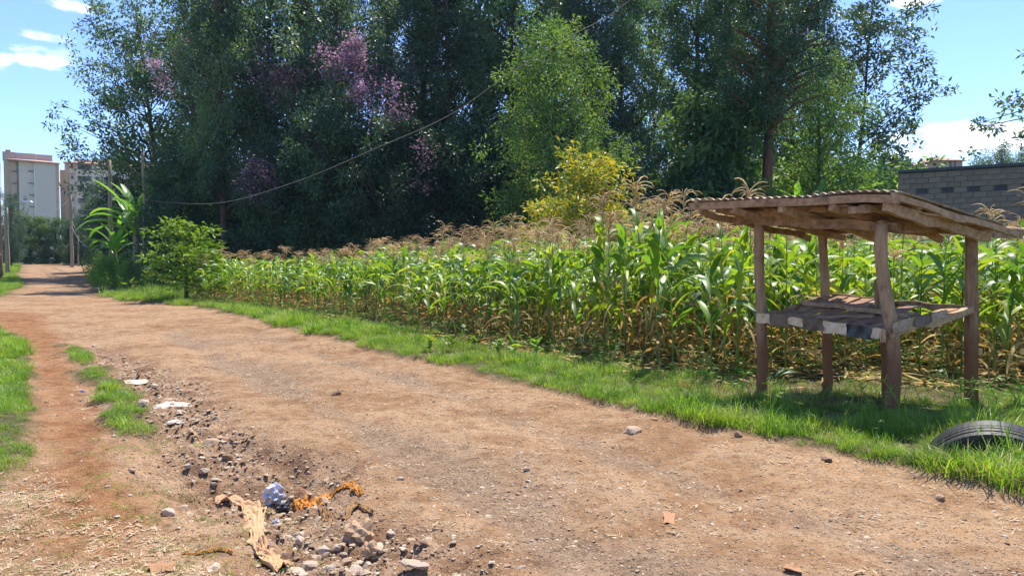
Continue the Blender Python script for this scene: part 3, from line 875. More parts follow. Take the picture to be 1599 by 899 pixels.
def plant_field():
    rg = np.random.default_rng(31)
    th = math.radians(28); pts = []
    for i in range(-120, 140):
        for j in range(-120, 140):
            a, b_ = i * .58, j * .36
            pts.append((a * math.cos(th) - b_ * math.sin(th) + rg.normal(0, .05), a * math.sin(th) + b_ * math.cos(th) + rg.normal(0, .05) + 20))
    P = np.array(pts); k = inpoly(P[:, 0], P[:, 1], field_poly); P = P[k]
    # room for the stall, keep the margin ragged
    k = ~((np.abs(P[:, 0] - 3.95) < 1.5) & (P[:, 1] < 10.05))
    P = P[k]; sd = sdpoly(P[:, 0], P[:, 1], field_poly); P = P[sd > rg.uniform(.0, .28, len(P))]
    k = rg.random(len(P)) > .05; P = P[k]
    k = (np.abs(P[:, 0]) < P[:, 1] * .78 + 1.5); P = P[k]
    d = np.hypot(P[:, 0], P[:, 1]); P = P[np.argsort(d)]
    z = ground_z(P[:, 0], P[:, 1])
    print('maize plants', len(P))
    # height of the crop falls off to the far left
    left = sstep(-P[:, 0], -2.0, 11.0)
    bump_ = np.exp(-((P[:, 0] - P[:, 1] * .22) / 1.6) ** 2) * (P[:, 1] < 15) * .10
    nearstall = sstep(P[:, 0] / P[:, 1], .20, .27) * (P[:, 1] < 16)
    hs = (1.02 + bump_ - .24 * left - .08 * nearstall) * (1 + .10 * fbm(P[:, 0], P[:, 1], .35, 2, 9)) * rg.uniform(.80, 1.12, len(P))
    right = P[:, 0] > P[:, 1] * .36
    rest = []
    for i in range(len(P)):
        x, y = P[i]
        noT = rg.random() < (.62 if right[i] else (.16 if i < 300 else .70))
        v = rg.integers(8, 11) if noT else rg.integers(0, 8)
        rz = rg.uniform(0, 6.28); s = hs[i]
        if i >= 300:
            rest.append((x, y, z[i], rz, s, v)); continue
        u = CX + FPX * x / y
        if u > 1520: where, grp = 'right of the stall\'s last post', 'maize right of the stall'
        elif u > 1392: where, grp = 'seen between the two right posts of the stall', 'maize behind the stall, right half'
        elif u > 1190: where, grp = 'seen between the left posts of the stall', 'maize behind the stall, left half'
        elif u > 1040: where, grp = 'just left of the wooden stall', 'maize left of the stall'
        elif u > 900: where, grp = 'below the yellow-leaved tree', 'maize below the yellow-leaved tree'
        elif u > 760: where, grp = 'along the verge left of the yellow-leaved tree', 'maize along the middle of the verge'
        else: where, grp = 'at the narrow far left end of the field', 'maize at the far left of the verge'
        if noT: lab = 'green maize plant without a tassel, ' + where; grp += ', without tassels'
        else: lab = 'maize plant with a tan tassel, ' + where
        t = thing('maize_plant', lab, 'maize plant', (x, y, z[i]), rz, grp, (s, s, s))
        m = MVm[v]
        if i < 130:
            for nm, me in m['sep']: link(nm, me, t)
        else:
            for nm, me in m['sep']:
                if nm in ('stalk', 'tassel'): link(nm, me, t)
            tag(link('foliage', m['fol'], t), None, None, None, 'stuff')
    rest = np.array(rest)
    scatter('maize_crop', rest[:, :3], np.stack([rg.normal(0, .04, len(rest)), rg.normal(0, .04, len(rest)), rest[:, 3]], 1), rest[:, 4], rest[:, 5].astype(int), [m['whole'] for m in MVm],
            'dense stand of tasselled maize filling the field behind the front rows')


plant_field()


def field_litter():
    """dry stalks, husks and low weeds on the field floor and its margin"""
    rg = np.random.default_rng(41); kinds = []
    for k in range(5):
        b = Buf()
        for i in range(9):
            V, F = maize_leaf(.03, rg.uniform(0, 6.28), rg.uniform(.18, .5), .035, rg.uniform(-.1, .4), rg.uniform(.2, 1.0), rg, True)
            V[:, 2] = np.maximum(V[:, 2] * .6, .004); b.add(V + np.array([rg.normal(0, .15), rg.normal(0, .15), 0]), F)
        kinds.append(b.mesh('husk', M['maize_dry'], True))
    for k in range(3):
        b = Buf()
        for i in range(26):
            a = rg.uniform(0, 6.28); L = rg.uniform(.05, .11); c = np.array([rg.normal(0, .09), rg.normal(0, .09), rg.uniform(.03, .22)])
            d = np.array([math.cos(a), math.sin(a), rg.normal(0, .3)]); s = np.array([-math.sin(a), math.cos(a), 0]) * L * .35
            b.add([c, c + d * L * .5 - s, c + d * L, c + d * L * .5 + s], [(0, 1, 2, 3)])
        kinds.append(b.mesh('weed', M['shrub']))
    strip = [p + np.array([-.25, -.45]) for p in field_front] + [p + np.array([1.2, 2.6]) for p in field_front[::-1]]
    x, y = rand_in(strip, 15, rg); k = np.abs(x) < y * .75 + .5; x, y = x[k], y[k]
    idx = np.where(rg.random(len(x)) < .78, rg.integers(0, 5, len(x)), rg.integers(5, 8, len(x)))
    scatter('field_litter', np.stack([x, y, ground_z(x, y)], 1), np.stack([x * 0, x * 0, rg.uniform(0, 6.28, len(x))], 1), rg.uniform(.7, 1.3, len(x)), idx, kinds,
            'dry husks, fallen leaves and low weeds on the floor of the maize field')


field_litter()


def straw():
    rg = np.random.default_rng(45); b = Buf()
    for k in range(14):
        a = rg.uniform(0, 3.14); L = rg.uniform(.012, .045); c = np.array([rg.normal(0, .06), rg.normal(0, .06), rg.uniform(.002, .008)]); d = np.array([math.cos(a), math.sin(a), rg.normal(0, .1)]); q_ = np.array([-d[1], d[0], 0]) * L * rg.uniform(.08, .25)
        b.add([c - d * L, c + q_, c + d * L, c - q_], [(0, 1, 2, 3)])
    me = b.mesh('straw', plain('straw', (.50, .37, .23), .8, .2, .3, 9, bmp=0)); A = [np.array([-9, 1]), G(0, 745), G(60, 735), G(140, 790), G(330, 850), G(330, 899), np.array([-2.0, 2.7]), np.array([-4, 2])]
    x, y = rand_in(A, 150, rg); B_ = right_edge[1:9] + [p + np.array([-.5, -.7]) for p in right_edge[1:9]][::-1]; x2, y2 = rand_in(B_, 22, rg); x3, y3 = rand_in([G(330, 520), G(700, 575), G(1599, 800), G(1599, 899), G(600, 899)], 9, rg)
    x = np.concatenate([x, x2, x3]); y = np.concatenate([y, y2, y3]); k = (y > 2.8) & (fbm(x, y, 1.8, 3, 5) > -.12); x, y = x[k], y[k]
    scatter('straw_litter', np.stack([x, y, ground_z(x, y) + .003], 1), np.stack([x * 0, x * 0, rg.uniform(0, 6.28, len(x))], 1), rg.uniform(.4, .85, len(x)), x.astype(int) * 0, [me], 'pale straw bits and dry leaf scraps trodden into the dirt')


straw()

# ------------------------------------------------------------------ trees
def leaf_cards(C, D, L, Wd, rg, droop=.3, flat=.5):
    """rhombic leaves at C pointing along D"""
    m = len(C); D = D + np.array([0, 0, -droop]); D /= np.linalg.norm(D, axis=1)[:, None] + 1e-9
    U = rg.normal(0, 1, (m, 3)); U[:, 2] += flat * 3; S = np.cross(D, U); S /= np.linalg.norm(S, axis=1)[:, None] + 1e-9
    Nn = np.cross(S, D)
    L = L * rg.uniform(.6, 1.25, m)[:, None]; Wd = Wd * rg.uniform(.7, 1.2, m)[:, None]
    a = C; t = C + D * L; l = C + D * L * .45 - S * Wd * .5 + Nn * L * .06; r = C + D * L * .45 + S * Wd * .5 + Nn * L * .06
    V = np.stack([a, l, t, r], 1).reshape(-1, 3); F = np.arange(4 * m).reshape(m, 4)
    return V, F


def tree_geo(seed, H, cb, Rr, prof, nlimb, clump, nleaf, L, Wd, rise=.6, droop=.25, trunk_r=.22, lean=(0, 0), sub=3, flatc=.8, mat='tree_dark', bark='bark', shell=.5, fork=0):
    """returns trunk mesh (with limbs) and crown mesh; prof(t) is the relative radius at t=0..1 up the crown"""
    rg = np.random.default_rng(seed); tb = Buf(); clumps = []
    zs = np.linspace(0, H * .97, 10); wob = np.cumsum(rg.normal(0, .02 * H / 10, (10, 2)), 0)
    trunk = np.stack([lean[0] * (zs / H) ** 1.5 * H + wob[:, 0], lean[1] * (zs / H) ** 1.5 * H + wob[:, 1], zs - (zs == 0) * .3], 1)
    tr = trunk_r * (1 - .9 * (zs / H)) ** .9 * np.where(zs == 0, 1.35, 1)
    tb.add(*tube(trunk, tr, 8, False, .05, rg))
    def at(z): return np.array([np.interp(z, zs, trunk[:, 0]), np.interp(z, zs, trunk[:, 1]), z])
    for i in range(nlimb):
        t = (i + rg.uniform(.1, .9)) / nlimb; z = H * (cb + (1 - cb) * t * .96); a = i * 2.4 + rg.normal(0, .4)
        z0 = z - rise * Rr * prof(t) * .6; z0 = max(H * cb * .6, min(z0, H * .93)); b = at(z0)
        r = Rr * prof(t) * rg.uniform(.65, 1.12); d = np.array([math.cos(a), math.sin(a), 0.])
        tip = at(z) * np.array([1, 1, 1]) + d * r; mid = b * .5 + tip * .5 + np.array([0, 0, .10 * r]) + rg.normal(0, .06 * r, 3)
        lr = max(.02, trunk_r * .34 * (1 - .6 * t))
        tb.add(*tube([b, mid, tip], [lr, lr * .6, lr * .2], 5, False))
        for f in np.linspace(.35, 1.0, sub + 1):
            if f == 1.0: clumps.append((tip, clump * .7))
            p = (b * (1 - f) ** 2 + 2 * mid * f * (1 - f) + tip * f * f)
            off = rg.normal(0, .28 * clump + .10 * r, 3); c = p + off
            clumps.append((c, clump * rg.uniform(.6, 1.25)))
            if sub <= 3 and np.linalg.norm(c - p) < clump * 1.1: tb.add(*tube([p, c], [lr * .3, lr * .1], 3, False))
    clumps.append((at(H * .97), clump * .7))
    per = max(4, nleaf // len(clumps)); C = []; D = []
    for c, r in clumps:
        m = int(per * (r / clump) ** 2 * rg.uniform(.6, 1.3)) + 2
        v = rg.normal(0, 1, (m, 3)); v /= np.linalg.norm(v, axis=1)[:, None]
        rad = r * rg.random(m)[:, None] ** shell
        C.append(c + v * rad * np.array([1, 1, flatc])); D.append(v * .8 + rg.normal(0, .55, (m, 3)))
    C = np.vstack(C); D = np.vstack(D); k = C[:, 2] > .05; C = C[k]; D = D[k]
    V, F = leaf_cards(C, D, L, Wd, rg, droop)
    return tb.mesh('trunk', M[bark], True), mesh_np('crown', V, F, M[mat])


col_prof = lambda t: .55 + .45 * math.sin(math.pi * min(1, t * .9 + .12)) - .45 * max(0, t - .7)
egg = lambda t: math.sqrt(max(.03, 1 - (1.7 * t - .75) ** 2 * .85))
cone = lambda t: 1.05 - .85 * t
vase = lambda t: .55 + .65 * math.sin(math.pi * min(1, .15 + t * .8))
TV = {}
for k in range(4):
    TV['silky%d' % k] = tree_geo(700 + k, 20, .24, 2.9, col_prof, 46, .66, 38000, .24, .095, .9, .15, .26, (rg0 := (.02 * (k - 1.5), 0)), 3, 1.1, 'tree_grey' if k % 2 else 'canopy')
for k in range(3):
    TV['dense%d' % k] = tree_geo(720 + k, 11, .04, 4.2, egg, 54, .80, 34000, .26, .13, .4, .3, .25, (0, 0), 3, .9, 'tree_dark')
for k in range(2):
    TV['broad%d' % k] = tree_geo(730 + k, 15, .15, 4.4, vase, 60, .78, 38000, .24, .12, .6, .25, .28, (0, 0), 3, .9, 'tree_mid')
TV['airy0'] = tree_geo(740, 20, .20, 4.6, vase, 74, .70, 30000, .26, .12, 1.2, .1, .24, (-.10, 0), 3, .7, 'tree_grey')
TV['airy1'] = tree_geo(741, 19, .30, 3.6, egg, 50, .60, 14000, .32, .13, 1.2, .2, .17, (.05, 0), 3, .8, 'tree_grey')
TV['feather'] = tree_geo(742, 14, .16, 2.9, lambda t: .62 + .5 * math.sin(math.pi * min(1, .2 + .7 * t)) - .35 * max(0, t - .6), 46, .78, 27000, .26, .085, .8, .35, .2, (-.02, 0), 3, 1.0, 'tree_lime')
TV['leafy'] = tree_geo(743, 9.6, .14, 2.9, egg, 44, .75, 13000, .46, .17, .5, .6, .2, (0, 0), 3, .8, 'tree_mid')
TV['big'] = tree_geo(744, 21, .52, 4.4, lambda t: .75 + .4 * t, 60, .74, 44000, .25, .095, .7, .4, .46, (.03, 0), 3, 1.0, 'tree_dark', 'bark_red')
TV['bush0'] = tree_geo(745, 4.2, .02, 2.6, egg, 26, .8, 11000, .22, .10, .3, .2, .09, (0, 0), 3, .9, 'shrub')
TV['bush1'] = tree_geo(746, 4.0, .02, 2.4, egg, 26, .8, 10000, .22, .10, .3, .2, .09, (0, 0), 3, .9, 'tree_mid')
TV['loquat'] = tree_geo(747, 5.9, .42, 1.55, lambda t: 1.15 - .55 * t if t > .25 else 1.25, 34, .38, 4600, .24, .085, .5, .2, .07, (.02, 0), 3, .8, 'tree_yellow', shell=.33)
TV['reach'] = tree_geo(748, 11.5, .62, 3.4, egg, 26, .55, 6500, .26, .11, .3, .2, .2, (0, 0), 3, .7, 'tree_grey')
TV['sapling'] = tree_geo(749, 3.5, .22, 1.35, lambda t: 1.2 - .75 * t, 26, .28, 2300, .20, .09, .25, .1, .07, (0, 0), 3, .6, 'sapling')


def tree(kind, u, d, top, label, cat='tree', group=None, name='tree', sw=1.0, rz=0.0, mat=None, w=None):
    """u: column in the photograph; d: depth; top: row of its highest leaves"""
    tm, cm = TV[kind]
    x = (u - CX) / FPX * d; z = gz(x, d)
    H = max(v.co.z for v in cm.vertices) if kind not in HT else HT[kind]; HT[kind] = H
    h = W(u, top, d)[2] - z; s = h / H; wd = s * sw
    t = thing(name, label, cat, (x, d, z - .05), rz, group, (wd, wd, s))
    link('trunk', tm, t); c = link('crown', cm, t)
    if mat: c.material_slots[0].link = 'OBJECT'; c.material_slots[0].material = M[mat]
    return t


HT = {}
GB = 'tall dark trees in the row behind the field'
tree('airy0', 258, 68, -5, 'tall airy grey tree leaning out to the left of the whole grove', sw=1.0)
tree('broad0', 300, 65, -40, 'tall full green tree at the left end of the grove, beside the airy one', sw=.85, rz=1.0)
tree('silky0', 350, 46, -190, 'tall dark tree with a bare straight trunk behind the lime sapling', group=None, sw=.75)
tree('bush0', 385, 60, 235, 'sunlit bush seen through the gap beside the bare trunk', 'bush', name='bush', sw=1.0, mat='shrub')
tree('bush1', 330, 62, 225, 'sunlit bush left of the bare trunk behind the sapling', 'bush', name='bush', sw=1.0, mat='shrub')
tree('broad1', 420, 53, -60, 'broad dark tree carrying the left pink blossom', sw=.9, rz=2.0, mat='tree_dark')
tree('silky2', 478, 50, -140, 'narrow dark tree between the two masses of pink blossom', sw=1.0, rz=1)
tree('broad0', 535, 48, -90, 'broad dark tree carrying the brightest pink blossom', sw=.8, rz=3.6, mat='tree_grey')
tree('silky1', 606, 56, -110, 'thin tall tree at the sky gap right of the brightest blossom', sw=.75, rz=2)
for i, (u, d, tp, k, rz, sw) in enumerate([(655, 52, -70, 3, 0, .95), (702, 49, -55, 0, 1.5, 1.0), (748, 53, -60, 1, 3.1, .9), (800, 50, -80, 2, 4.4, 1.0)]):
    tree('silky%d' % k, u, d, tp - 90, ['tall dark tree second to the right of the brightest pink blossom', 'tall dark tree midway between the brightest blossom and the bright feathery tree', 'tall dark tree behind the middle stretch of the overhead cable', 'tall dark tree directly left of the bright feathery tree'][i], 'tree', 'tall dark trees left of the bright feathery tree', sw=sw, rz=rz)
for i, (u, d, tp, k, rz, sw) in enumerate([(868, 54, -60, 3, 2, .9), (922, 50, -40, 1, .5, 1.0), (968, 52, -70, 0, 5, .9)]):
    tree('silky%d' % k, u, d, tp - 90, ['tall dark tree directly behind the bright feathery tree', 'tall dark tree just right of the bright feathery tree', 'tall dark tree above the gap right of the yellow-leaved tree'][i], 'tree', 'tall dark trees right of the bright feathery tree', sw=sw, rz=rz)
tree('airy1', 1022, 60, -60, 'thin see-through tree at the sky gap left of the big tree', sw=.8, rz=2)
tree('silky2', 1092, 50, -120, 'tall dark tree directly behind the left side of the big tree', sw=1.0, rz=3)
tree('silky1', 1130, 46, -140, 'tall tree touching the big reddish-trunked tree on its left', sw=.9, rz=.3, mat='tree_mid')
# understorey
for (u, d, tp, k, rz, sw, lab) in [
    (285, 47, 215, 0, 0, .8, 'rounded dark tree low behind the lime sapling'),
    (432, 43, 195, 2, 2, .85, 'dark creeper-covered tree under the left pink blossom'),
    (515, 42, 165, 0, 3, .95, 'black-green tree under the brightest pink blossom'),
    (600, 41.5, 180, 1, 4, .95, 'black-green tree hung with bare creepers'),
    (690, 42, 170, 2, 5, 1.0, 'black-green tree below the middle of the overhead cable'),
    (770, 43, 190, 0, .6, .9, 'black-green tree low to the left of the yellow-leaved tree'),
    (855, 44, 210, 1, 1.6, .85, 'dark tree low behind the yellow-leaved tree'),
    (960, 45, 200, 2, 2.6, .85, 'dark tree low between the yellow-leaved tree and the leafy tree'),
    (1040, 47, 260, 0, 3.6, .8, 'dark tree low behind the leafy tree')]:
    tree('dense%d' % k, u, d, tp, lab, sw=sw, rz=rz, name='dense_tree')
tree('feather', 868, 36, 8, 'bright yellow-green feathery tree standing before the dark grove', sw=1.0)
tree('leafy', 1110, 34, 128, 'dark green large-leaved tree left of the big reddish trunk', sw=.95)
tree('leafy', 1080, 33, 235, 'small leafy tree hiding the foot of the large-leaved tree', sw=.95, rz=2, mat='tree_dark')
tree('big', 1192, 33.5, -120, 'biggest tree with a thick reddish trunk right behind the stall roof', sw=.92, rz=.4)
tree('silky1', 1235, 52, -150, 'dark tree filling in behind the right side of the biggest tree', sw=.8, rz=2.2)
tree('feather', 1276, 38, 55, 'lighter feathery tree pressed against the right of the biggest tree', sw=.85, rz=.8, mat='tree_lime')
tree('airy1', 1330, 47, -12, 'slender open tree against the blue sky right of the biggest tree', sw=1.15, rz=0)
tree('reach', 1690, 30, 44, 'tree reaching into view from the right edge under the clouds', sw=1.15, rz=1)
tree('broad0', 1558, 92, 216, 'distant rounded tree over the right half of the block wall', sw=.95, rz=1, mat='tree_grey')
tree('broad1', 1600, 96, 226, 'distant tree at the edge of view over the block wall', sw=.9, rz=4, mat='tree_grey')
tree('dense1', 1400, 84, 238, 'distant tree in front of the far tank-topped house', sw=.55, rz=1, mat='tree_grey')
tree('dense0', 1462, 96, 258, 'distant low tree between the two far houses', sw=.4, rz=2, mat='tree_grey')
tree('dense2', 1365, 88, 250, 'distant low tree left of the far houses', sw=.6, rz=3, mat='tree_mid')
for (u, d, tp, k, rz, sw, mt, lab) in [
    (1240, 43, 215, 'bush0', 0, 1.3, 'bush_lit', 'light green bush behind the biggest tree on its right'),
    (1292, 44, 205, 'bush1', 1, 1.35, 'bush_lit', 'pale green tall bush under the slender open tree'),
    (1340, 44, 232, 'bush0', 2, 1.35, 'bush_lit', 'mid green bush right of the slender open tree'),
    (1378, 42, 264, 'bush1', 3, 1.35, 'bush_lit', 'light bush touching the left end of the block wall'),
    (1212, 46, 225, 'bush1', 2.5, .7, 'bush_lit', 'light bush seen just right of the big reddish trunk'),
    (1160, 44, 262, 'bush1', 4, 1.2, 'tree_dark', 'dark bush left of the big reddish trunk'),
    (995, 41, 290, 'bush0', 5, 1.2, 'tree_grey', 'greyish bush between the yellow-leaved tree and the stall')]:
    tree(k, u, d, tp, lab, 'bush', name='bush', sw=sw, rz=rz, mat=mt)
tree('loquat', 918, 24.5, 214, 'small tree with yellow-tipped leaves rising out of the maize', name='fruit_tree', sw=1.15)
tree('loquat', 868, 25.5, 292, 'low yellow-tipped bush left of the yellow-leaved tree', 'bush', name='bush', sw=1.25, rz=2)
tree('loquat', 958, 24, 300, 'low yellow-tipped bush right of the yellow-leaved tree', 'bush', name='bush', sw=.8, rz=4)
# left: hedge, bushes, road side
for (u, d, tp, k, rz, sw, mt, lab) in [
    (18, 84, 292, 'broad0', 0, .55, 'tree_grey', 'grey-green tree behind the wooden poles at the left edge'),
    (48, 96, 330, 'dense0', 1, 1.1, 'tree_mid', 'green hedge tree at the end of the road, left one'),
    (88, 97, 336, 'dense1', 2, 1.2, 'tree_mid', 'green hedge tree closing the end of the road, right one'),
    (10, 99, 345, 'dense2', 3, 1.1, 'tree_dark', 'dark hedge tree at the far left end of the road'),
    (128, 92, 330, 'dense2', 3, 1.1, 'tree_dark', 'dark hedge tree behind the pole where the road turns'),
    (160, 74, 274, 'broad1', 4, .7, 'tree_grey', 'grey-green tree in front of the second apartment block'),
    (185, 68, 285, 'dense0', 5, .9, 'tree_dark', 'dark tree behind the banana plant'),
    (238, 62, 262, 'dense2', .5, .8, 'tree_dark', 'dark tree between the banana plant and the grove'),
    (172, 46, 384, 'bush0', 1, .9, 'shrub', 'bright bush at the foot of the left wooden pole'),
    (157, 50, 388, 'bush1', 2, .8, 'shrub', 'yellow-green bush where the verge meets the road bend'),
    (208, 43.5, 392, 'bush0', 3, .75, 'shrub', 'bush between the two tall wooden poles'),
    (250, 39, 388, 'bush1', 4, .8, 'tree_mid', 'dark bush behind the lime sapling'),
    (322, 37, 395, 'bush0', 5, .7, 'tree_mid', 'bush right of the lime sapling at the field corner')]:
    tree(k, u, d, tp, lab, 'tree' if k[0] != 'b' or k[1] == 'r' else 'bush', name='bush' if k.startswith('bush') else 'tree', sw=sw, rz=rz, mat=mt)
tree('sapling', 290, 30, 334, 'lime green young tree with rosy tips at the corner of the field', name='young_tree', sw=1.45)
tree('sapling', 322, 30.6, 384, 'low spreading lime branchy shrub right of the young tree', 'bush', name='bush', sw=1.2, rz=2)
# hidden skyline behind the grove: one far wood that reads as a mass
def far_wood():
    rg = np.random.default_rng(61); C = []; m = 60000
    x = rg.uniform(-62, 30, m); hgt = 9 + 4 * fbm(x, x * 0, .12, 3, 3)
    z = hgt * rg.random(m) ** .7; y = 72 + rg.uniform(-3, 3, m) + .10 * np.abs(x) + fbm(x, z, .4, 3, 8) * 3
    k = (x > -30) & ((x < 12) | (z < 6)); x, y, z = x[k], y[k], z[k]
    V, F = leaf_cards(np.stack([x, y, z + 1.0], 1), rg.normal(0, 1, (len(x), 3)), .62, .34, rg)
    tag(link('woods', mesh_np('woods', V, F, M['tree_dark'])), 'far dark wood seen between the trunks of the grove', 'wood', None, 'stuff')


far_wood()


# pink climbing blossom draped over the grove
def blossom(u, v, wpx, hpx, d, label, seed, m=700, mat='blossom'):
    rg = np.random.default_rng(seed); c = W(u, v, d); sx = wpx / FPX * d * .5; sz = hpx / FPX * d * .5
    t = thing('bougainvillea', label, 'climbing plant', (c[0], d, c[2] - sz), 0, 'pink blossom climbing the grove')
    C = []; D = []; st = Buf(); ns = max(5, int(wpx / 7))
    for s in range(ns):
        ox = rg.normal(0, .8) * sx; oy = rg.normal(0, .35); z0 = sz * (1 + rg.uniform(-.3, 1.1)); L = sz * rg.uniform(.6, 1.6); dx = rg.normal(0, .35)
        k = m // ns; tt = rg.random(k) ** .8
        px = ox + dx * tt * sx + rg.normal(0, .30, k) + .2 * np.sin(tt * 9 + s); pz = z0 - tt * L; py = oy - .25 * tt + rg.normal(0, .3, k); pz = pz + rg.normal(0, .2, k)
        C.append(np.stack([px, py, pz], 1)); D.append(rg.normal(0, .7, (k, 3)))
        st.add(*tube([(ox, oy + .3, z0 + .3), (ox + dx * .5 * sx, oy, z0 - L * .5), (ox + dx * sx, oy - .2, z0 - L)], [.03, .02, .01], 3, False))
    V, F = leaf_cards(np.vstack(C), np.vstack(D), .17, .13, rg, .3)
    link('blossoms', mesh_np('blossoms', V, F, M[mat]), t); tag(link('stems', st.mesh('stems', M['bark']), t), None, None, None, 'stuff')


for i, (u, v, w, h, d, m, lab) in enumerate([
    (538, 84, 50, 66, 43, 1500, 'brightest pale pink blossom mass high in the grove'),
    (572, 136, 34, 44, 42.5, 700, 'pink blossom spray just below and right of the brightest mass'),
    (604, 176, 28, 44, 41.5, 520, 'lower pinkish blossom spray left of the overhead cable'),
    (252, 108, 20, 42, 50, 380, 'magenta blossom spray farthest left in the grove'),
    (358, 100, 14, 14, 46, 160, 'single small magenta tuft high in the left of the grove'),
    (404, 92, 60, 70, 46.5, 600, 'dusky mauve blossom left of the brightest mass'),
    (428, 122, 40, 60, 44, 560, 'dusky mauve blossom hanging below the dusky high spray'),
    (392, 265, 34, 80, 41, 900, 'long mauve curtain of blossom right of the bare trunk'),
    (425, 290, 22, 60, 41, 420, 'thin mauve curtain beside the long curtain of blossom'),
    (660, 240, 12, 46, 40, 200, 'hanging purplish spray right of the cable in the dark grove'),
    (652, 290, 26, 12, 40, 140, 'low reddish spray in the darkest part of the grove'),
    (500, 215, 40, 40, 42, 260, 'faint mauve spray under the brightest blossom'),
    (330, 130, 90, 70, 48, 620, 'faint mauve haze of blossom between the two magenta tufts'),
    (300, 60, 110, 60, 52, 520, 'faint mauve haze of blossom high at the left of the grove'),
    (470, 130, 90, 80, 45, 620, 'faint mauve haze of blossom left of the brightest mass'),
    (600, 120, 80, 80, 44, 380, 'thin mauve haze of blossom right of the brightest mass')]):
    blossom(u, v, w, h, d - .8, lab, 800 + i, m, 'blossom' if i in (0, 1, 2, 3, 4) else 'mauve')

# bare creepers hanging in the dark
for i, (u, v, L_) in enumerate([(552, 250, 3.0), (570, 262, 2.4), (612, 268, 2.6)]):
    rg = np.random.default_rng(900 + i); p = W(u, v, 37.6); b = Buf()
    for k in range(4):
        a = np.array([rg.normal(0, .1), 0, 0]); pts = [a]
        dx = rg.normal(.15, .25)
        for s in range(6): pts.append(pts[-1] + np.array([dx * .25 * (1 + s * .3) + rg.normal(0, .03), rg.normal(0, .05), -L_ / 6 * rg.uniform(.8, 1)]))
        b.add(*tube(pts, [.010] * 3 + [.008] * 2 + [.006] * 2, 4, False))
    o = link('creeper', b.mesh('creeper', M['bark'], True), None, p)
    tag(o, ['bare creeper stems hanging left of the others below the cable', 'bare creeper stems next to the leftmost hanging ones', 'long bare creeper hanging in the middle of the dark grove', 'short bare creeper right of the long one', 'bare creeper low in the dark, above the reddish maize tassels', 'faint creeper low in the dark under the left blossom'][i], 'creeper', 'bare creepers in the dark grove')


# ------------------------------------------------------------------ banana plants
def banana_leaf(L, wd, a0, bend, seed):
    rg = np.random.default_rng(seed); seg = 9; V = []; F = []; p = np.zeros(3); M_ = []
    for k in range(seg + 1):
        t = k / seg; ang = a0 - bend * t ** 1.5; T = np.array([math.cos(ang), 0, math.sin(ang)]); N_ = np.array([-math.sin(ang), 0, math.cos(ang)])
        w = wd * .5 * (math.sin(math.pi * min(1, .06 + t * .92)) ** .55 if t > .12 else .12)
        e1 = 1 + rg.normal(0, .08); e2 = 1 + rg.normal(0, .08)
        V += [p + np.array([0, -w * e1, 0]) + N_ * w * .35, p, p + np.array([0, w * e2, 0]) + N_ * w * .35]; p = p + T * L / seg
    for k in range(seg): a = 3 * k; F += [(a, a + 1, a + 4, a + 3), (a + 1, a + 2, a + 5, a + 4)]
    b = Buf(); b.add(V, F); return b.mesh('leaf', M['banana'], True)


BL = [banana_leaf(3.0, .46, a, b_, 40 + i) for i, (a, b_) in enumerate([(1.35, .9), (1.2, 1.5), (1.0, 1.9), (.8, 2.0)])]


def banana(u, d, top, label, n_, seed, azs=None):
    rg = np.random.default_rng(seed); x = (u - CX) / FPX * d; z = gz(x, d); h = W(u, top, d)[2] - z
    t = thing('banana_plant', label, 'banana plant', (x, d, z), 0); s = h / 5.4
    tr = Buf(); tr.add(*tube([(0, 0, -.1), (.05, 0, 1.4 * s), (0, 0, 2.7 * s)], [.24 * s, .19 * s, .11 * s], 8, False)); link('trunk', tr.mesh('trunk', M['pole'], True), t)
    for i in range(n_):
        f = i / n_; k = min(3, int(f * 4)); az = rg.uniform(0, 6.28) if azs is None else azs[i % len(azs)] + rg.normal(0, .15)
        link('leaf', BL[k], t, (0, 0, (2.65 - .5 * f) * s), (rg.normal(0, .15), rg.normal(0, .08), az), (s * rg.uniform(.85, 1.1),) * 3)


banana(213, 49.5, 274, 'large banana plant with upright leaves between the two tall poles', 24, 1, [0.1, 3.0, .6, 2.6, -.5, 3.7, -1.4])
banana(180, 51, 335, 'smaller banana plant with drooping leaves left of the large one', 12, 2, [0.1, 3.0, -.6, 3.7, -1.4])
banana(1272, 35, 262, 'banana plant half hidden behind the stall roof', 9, 3)

# ------------------------------------------------------------------ poles and cables
def wood_pole(u, v, d, top, r, label, lean=0.0, name='wooden_pole', mat='pole', h=None):
    x = (u - CX) / FPX * d; z = gz(x, d); H = (W(u, top, d)[2] - z) if h is None else h
    t = thing(name, label, 'pole', (x, d, z))
    b = Buf(); zs = np.linspace(-.4, H, 9)
    b.add(*tube([(lean * (q / H) + .03 * math.sin(q * 1.3 + u), 0, q) for q in zs], np.linspace(r * 1.15, r * .75, 9), 8, True, .04))
    link('shaft', b.mesh('shaft', M[mat], True), t)
    c = Buf()
    for k in (0, 1): c.add(*tube([(lean - .02, -r * 1.4, H - .25 - .3 * k), (lean - .02, -r * .7, H - .25 - .3 * k)], .035, 6))
    link('insulator', c.mesh('insulator', M['concrete'], True), t)
    return np.array([x, d, z]), H, t


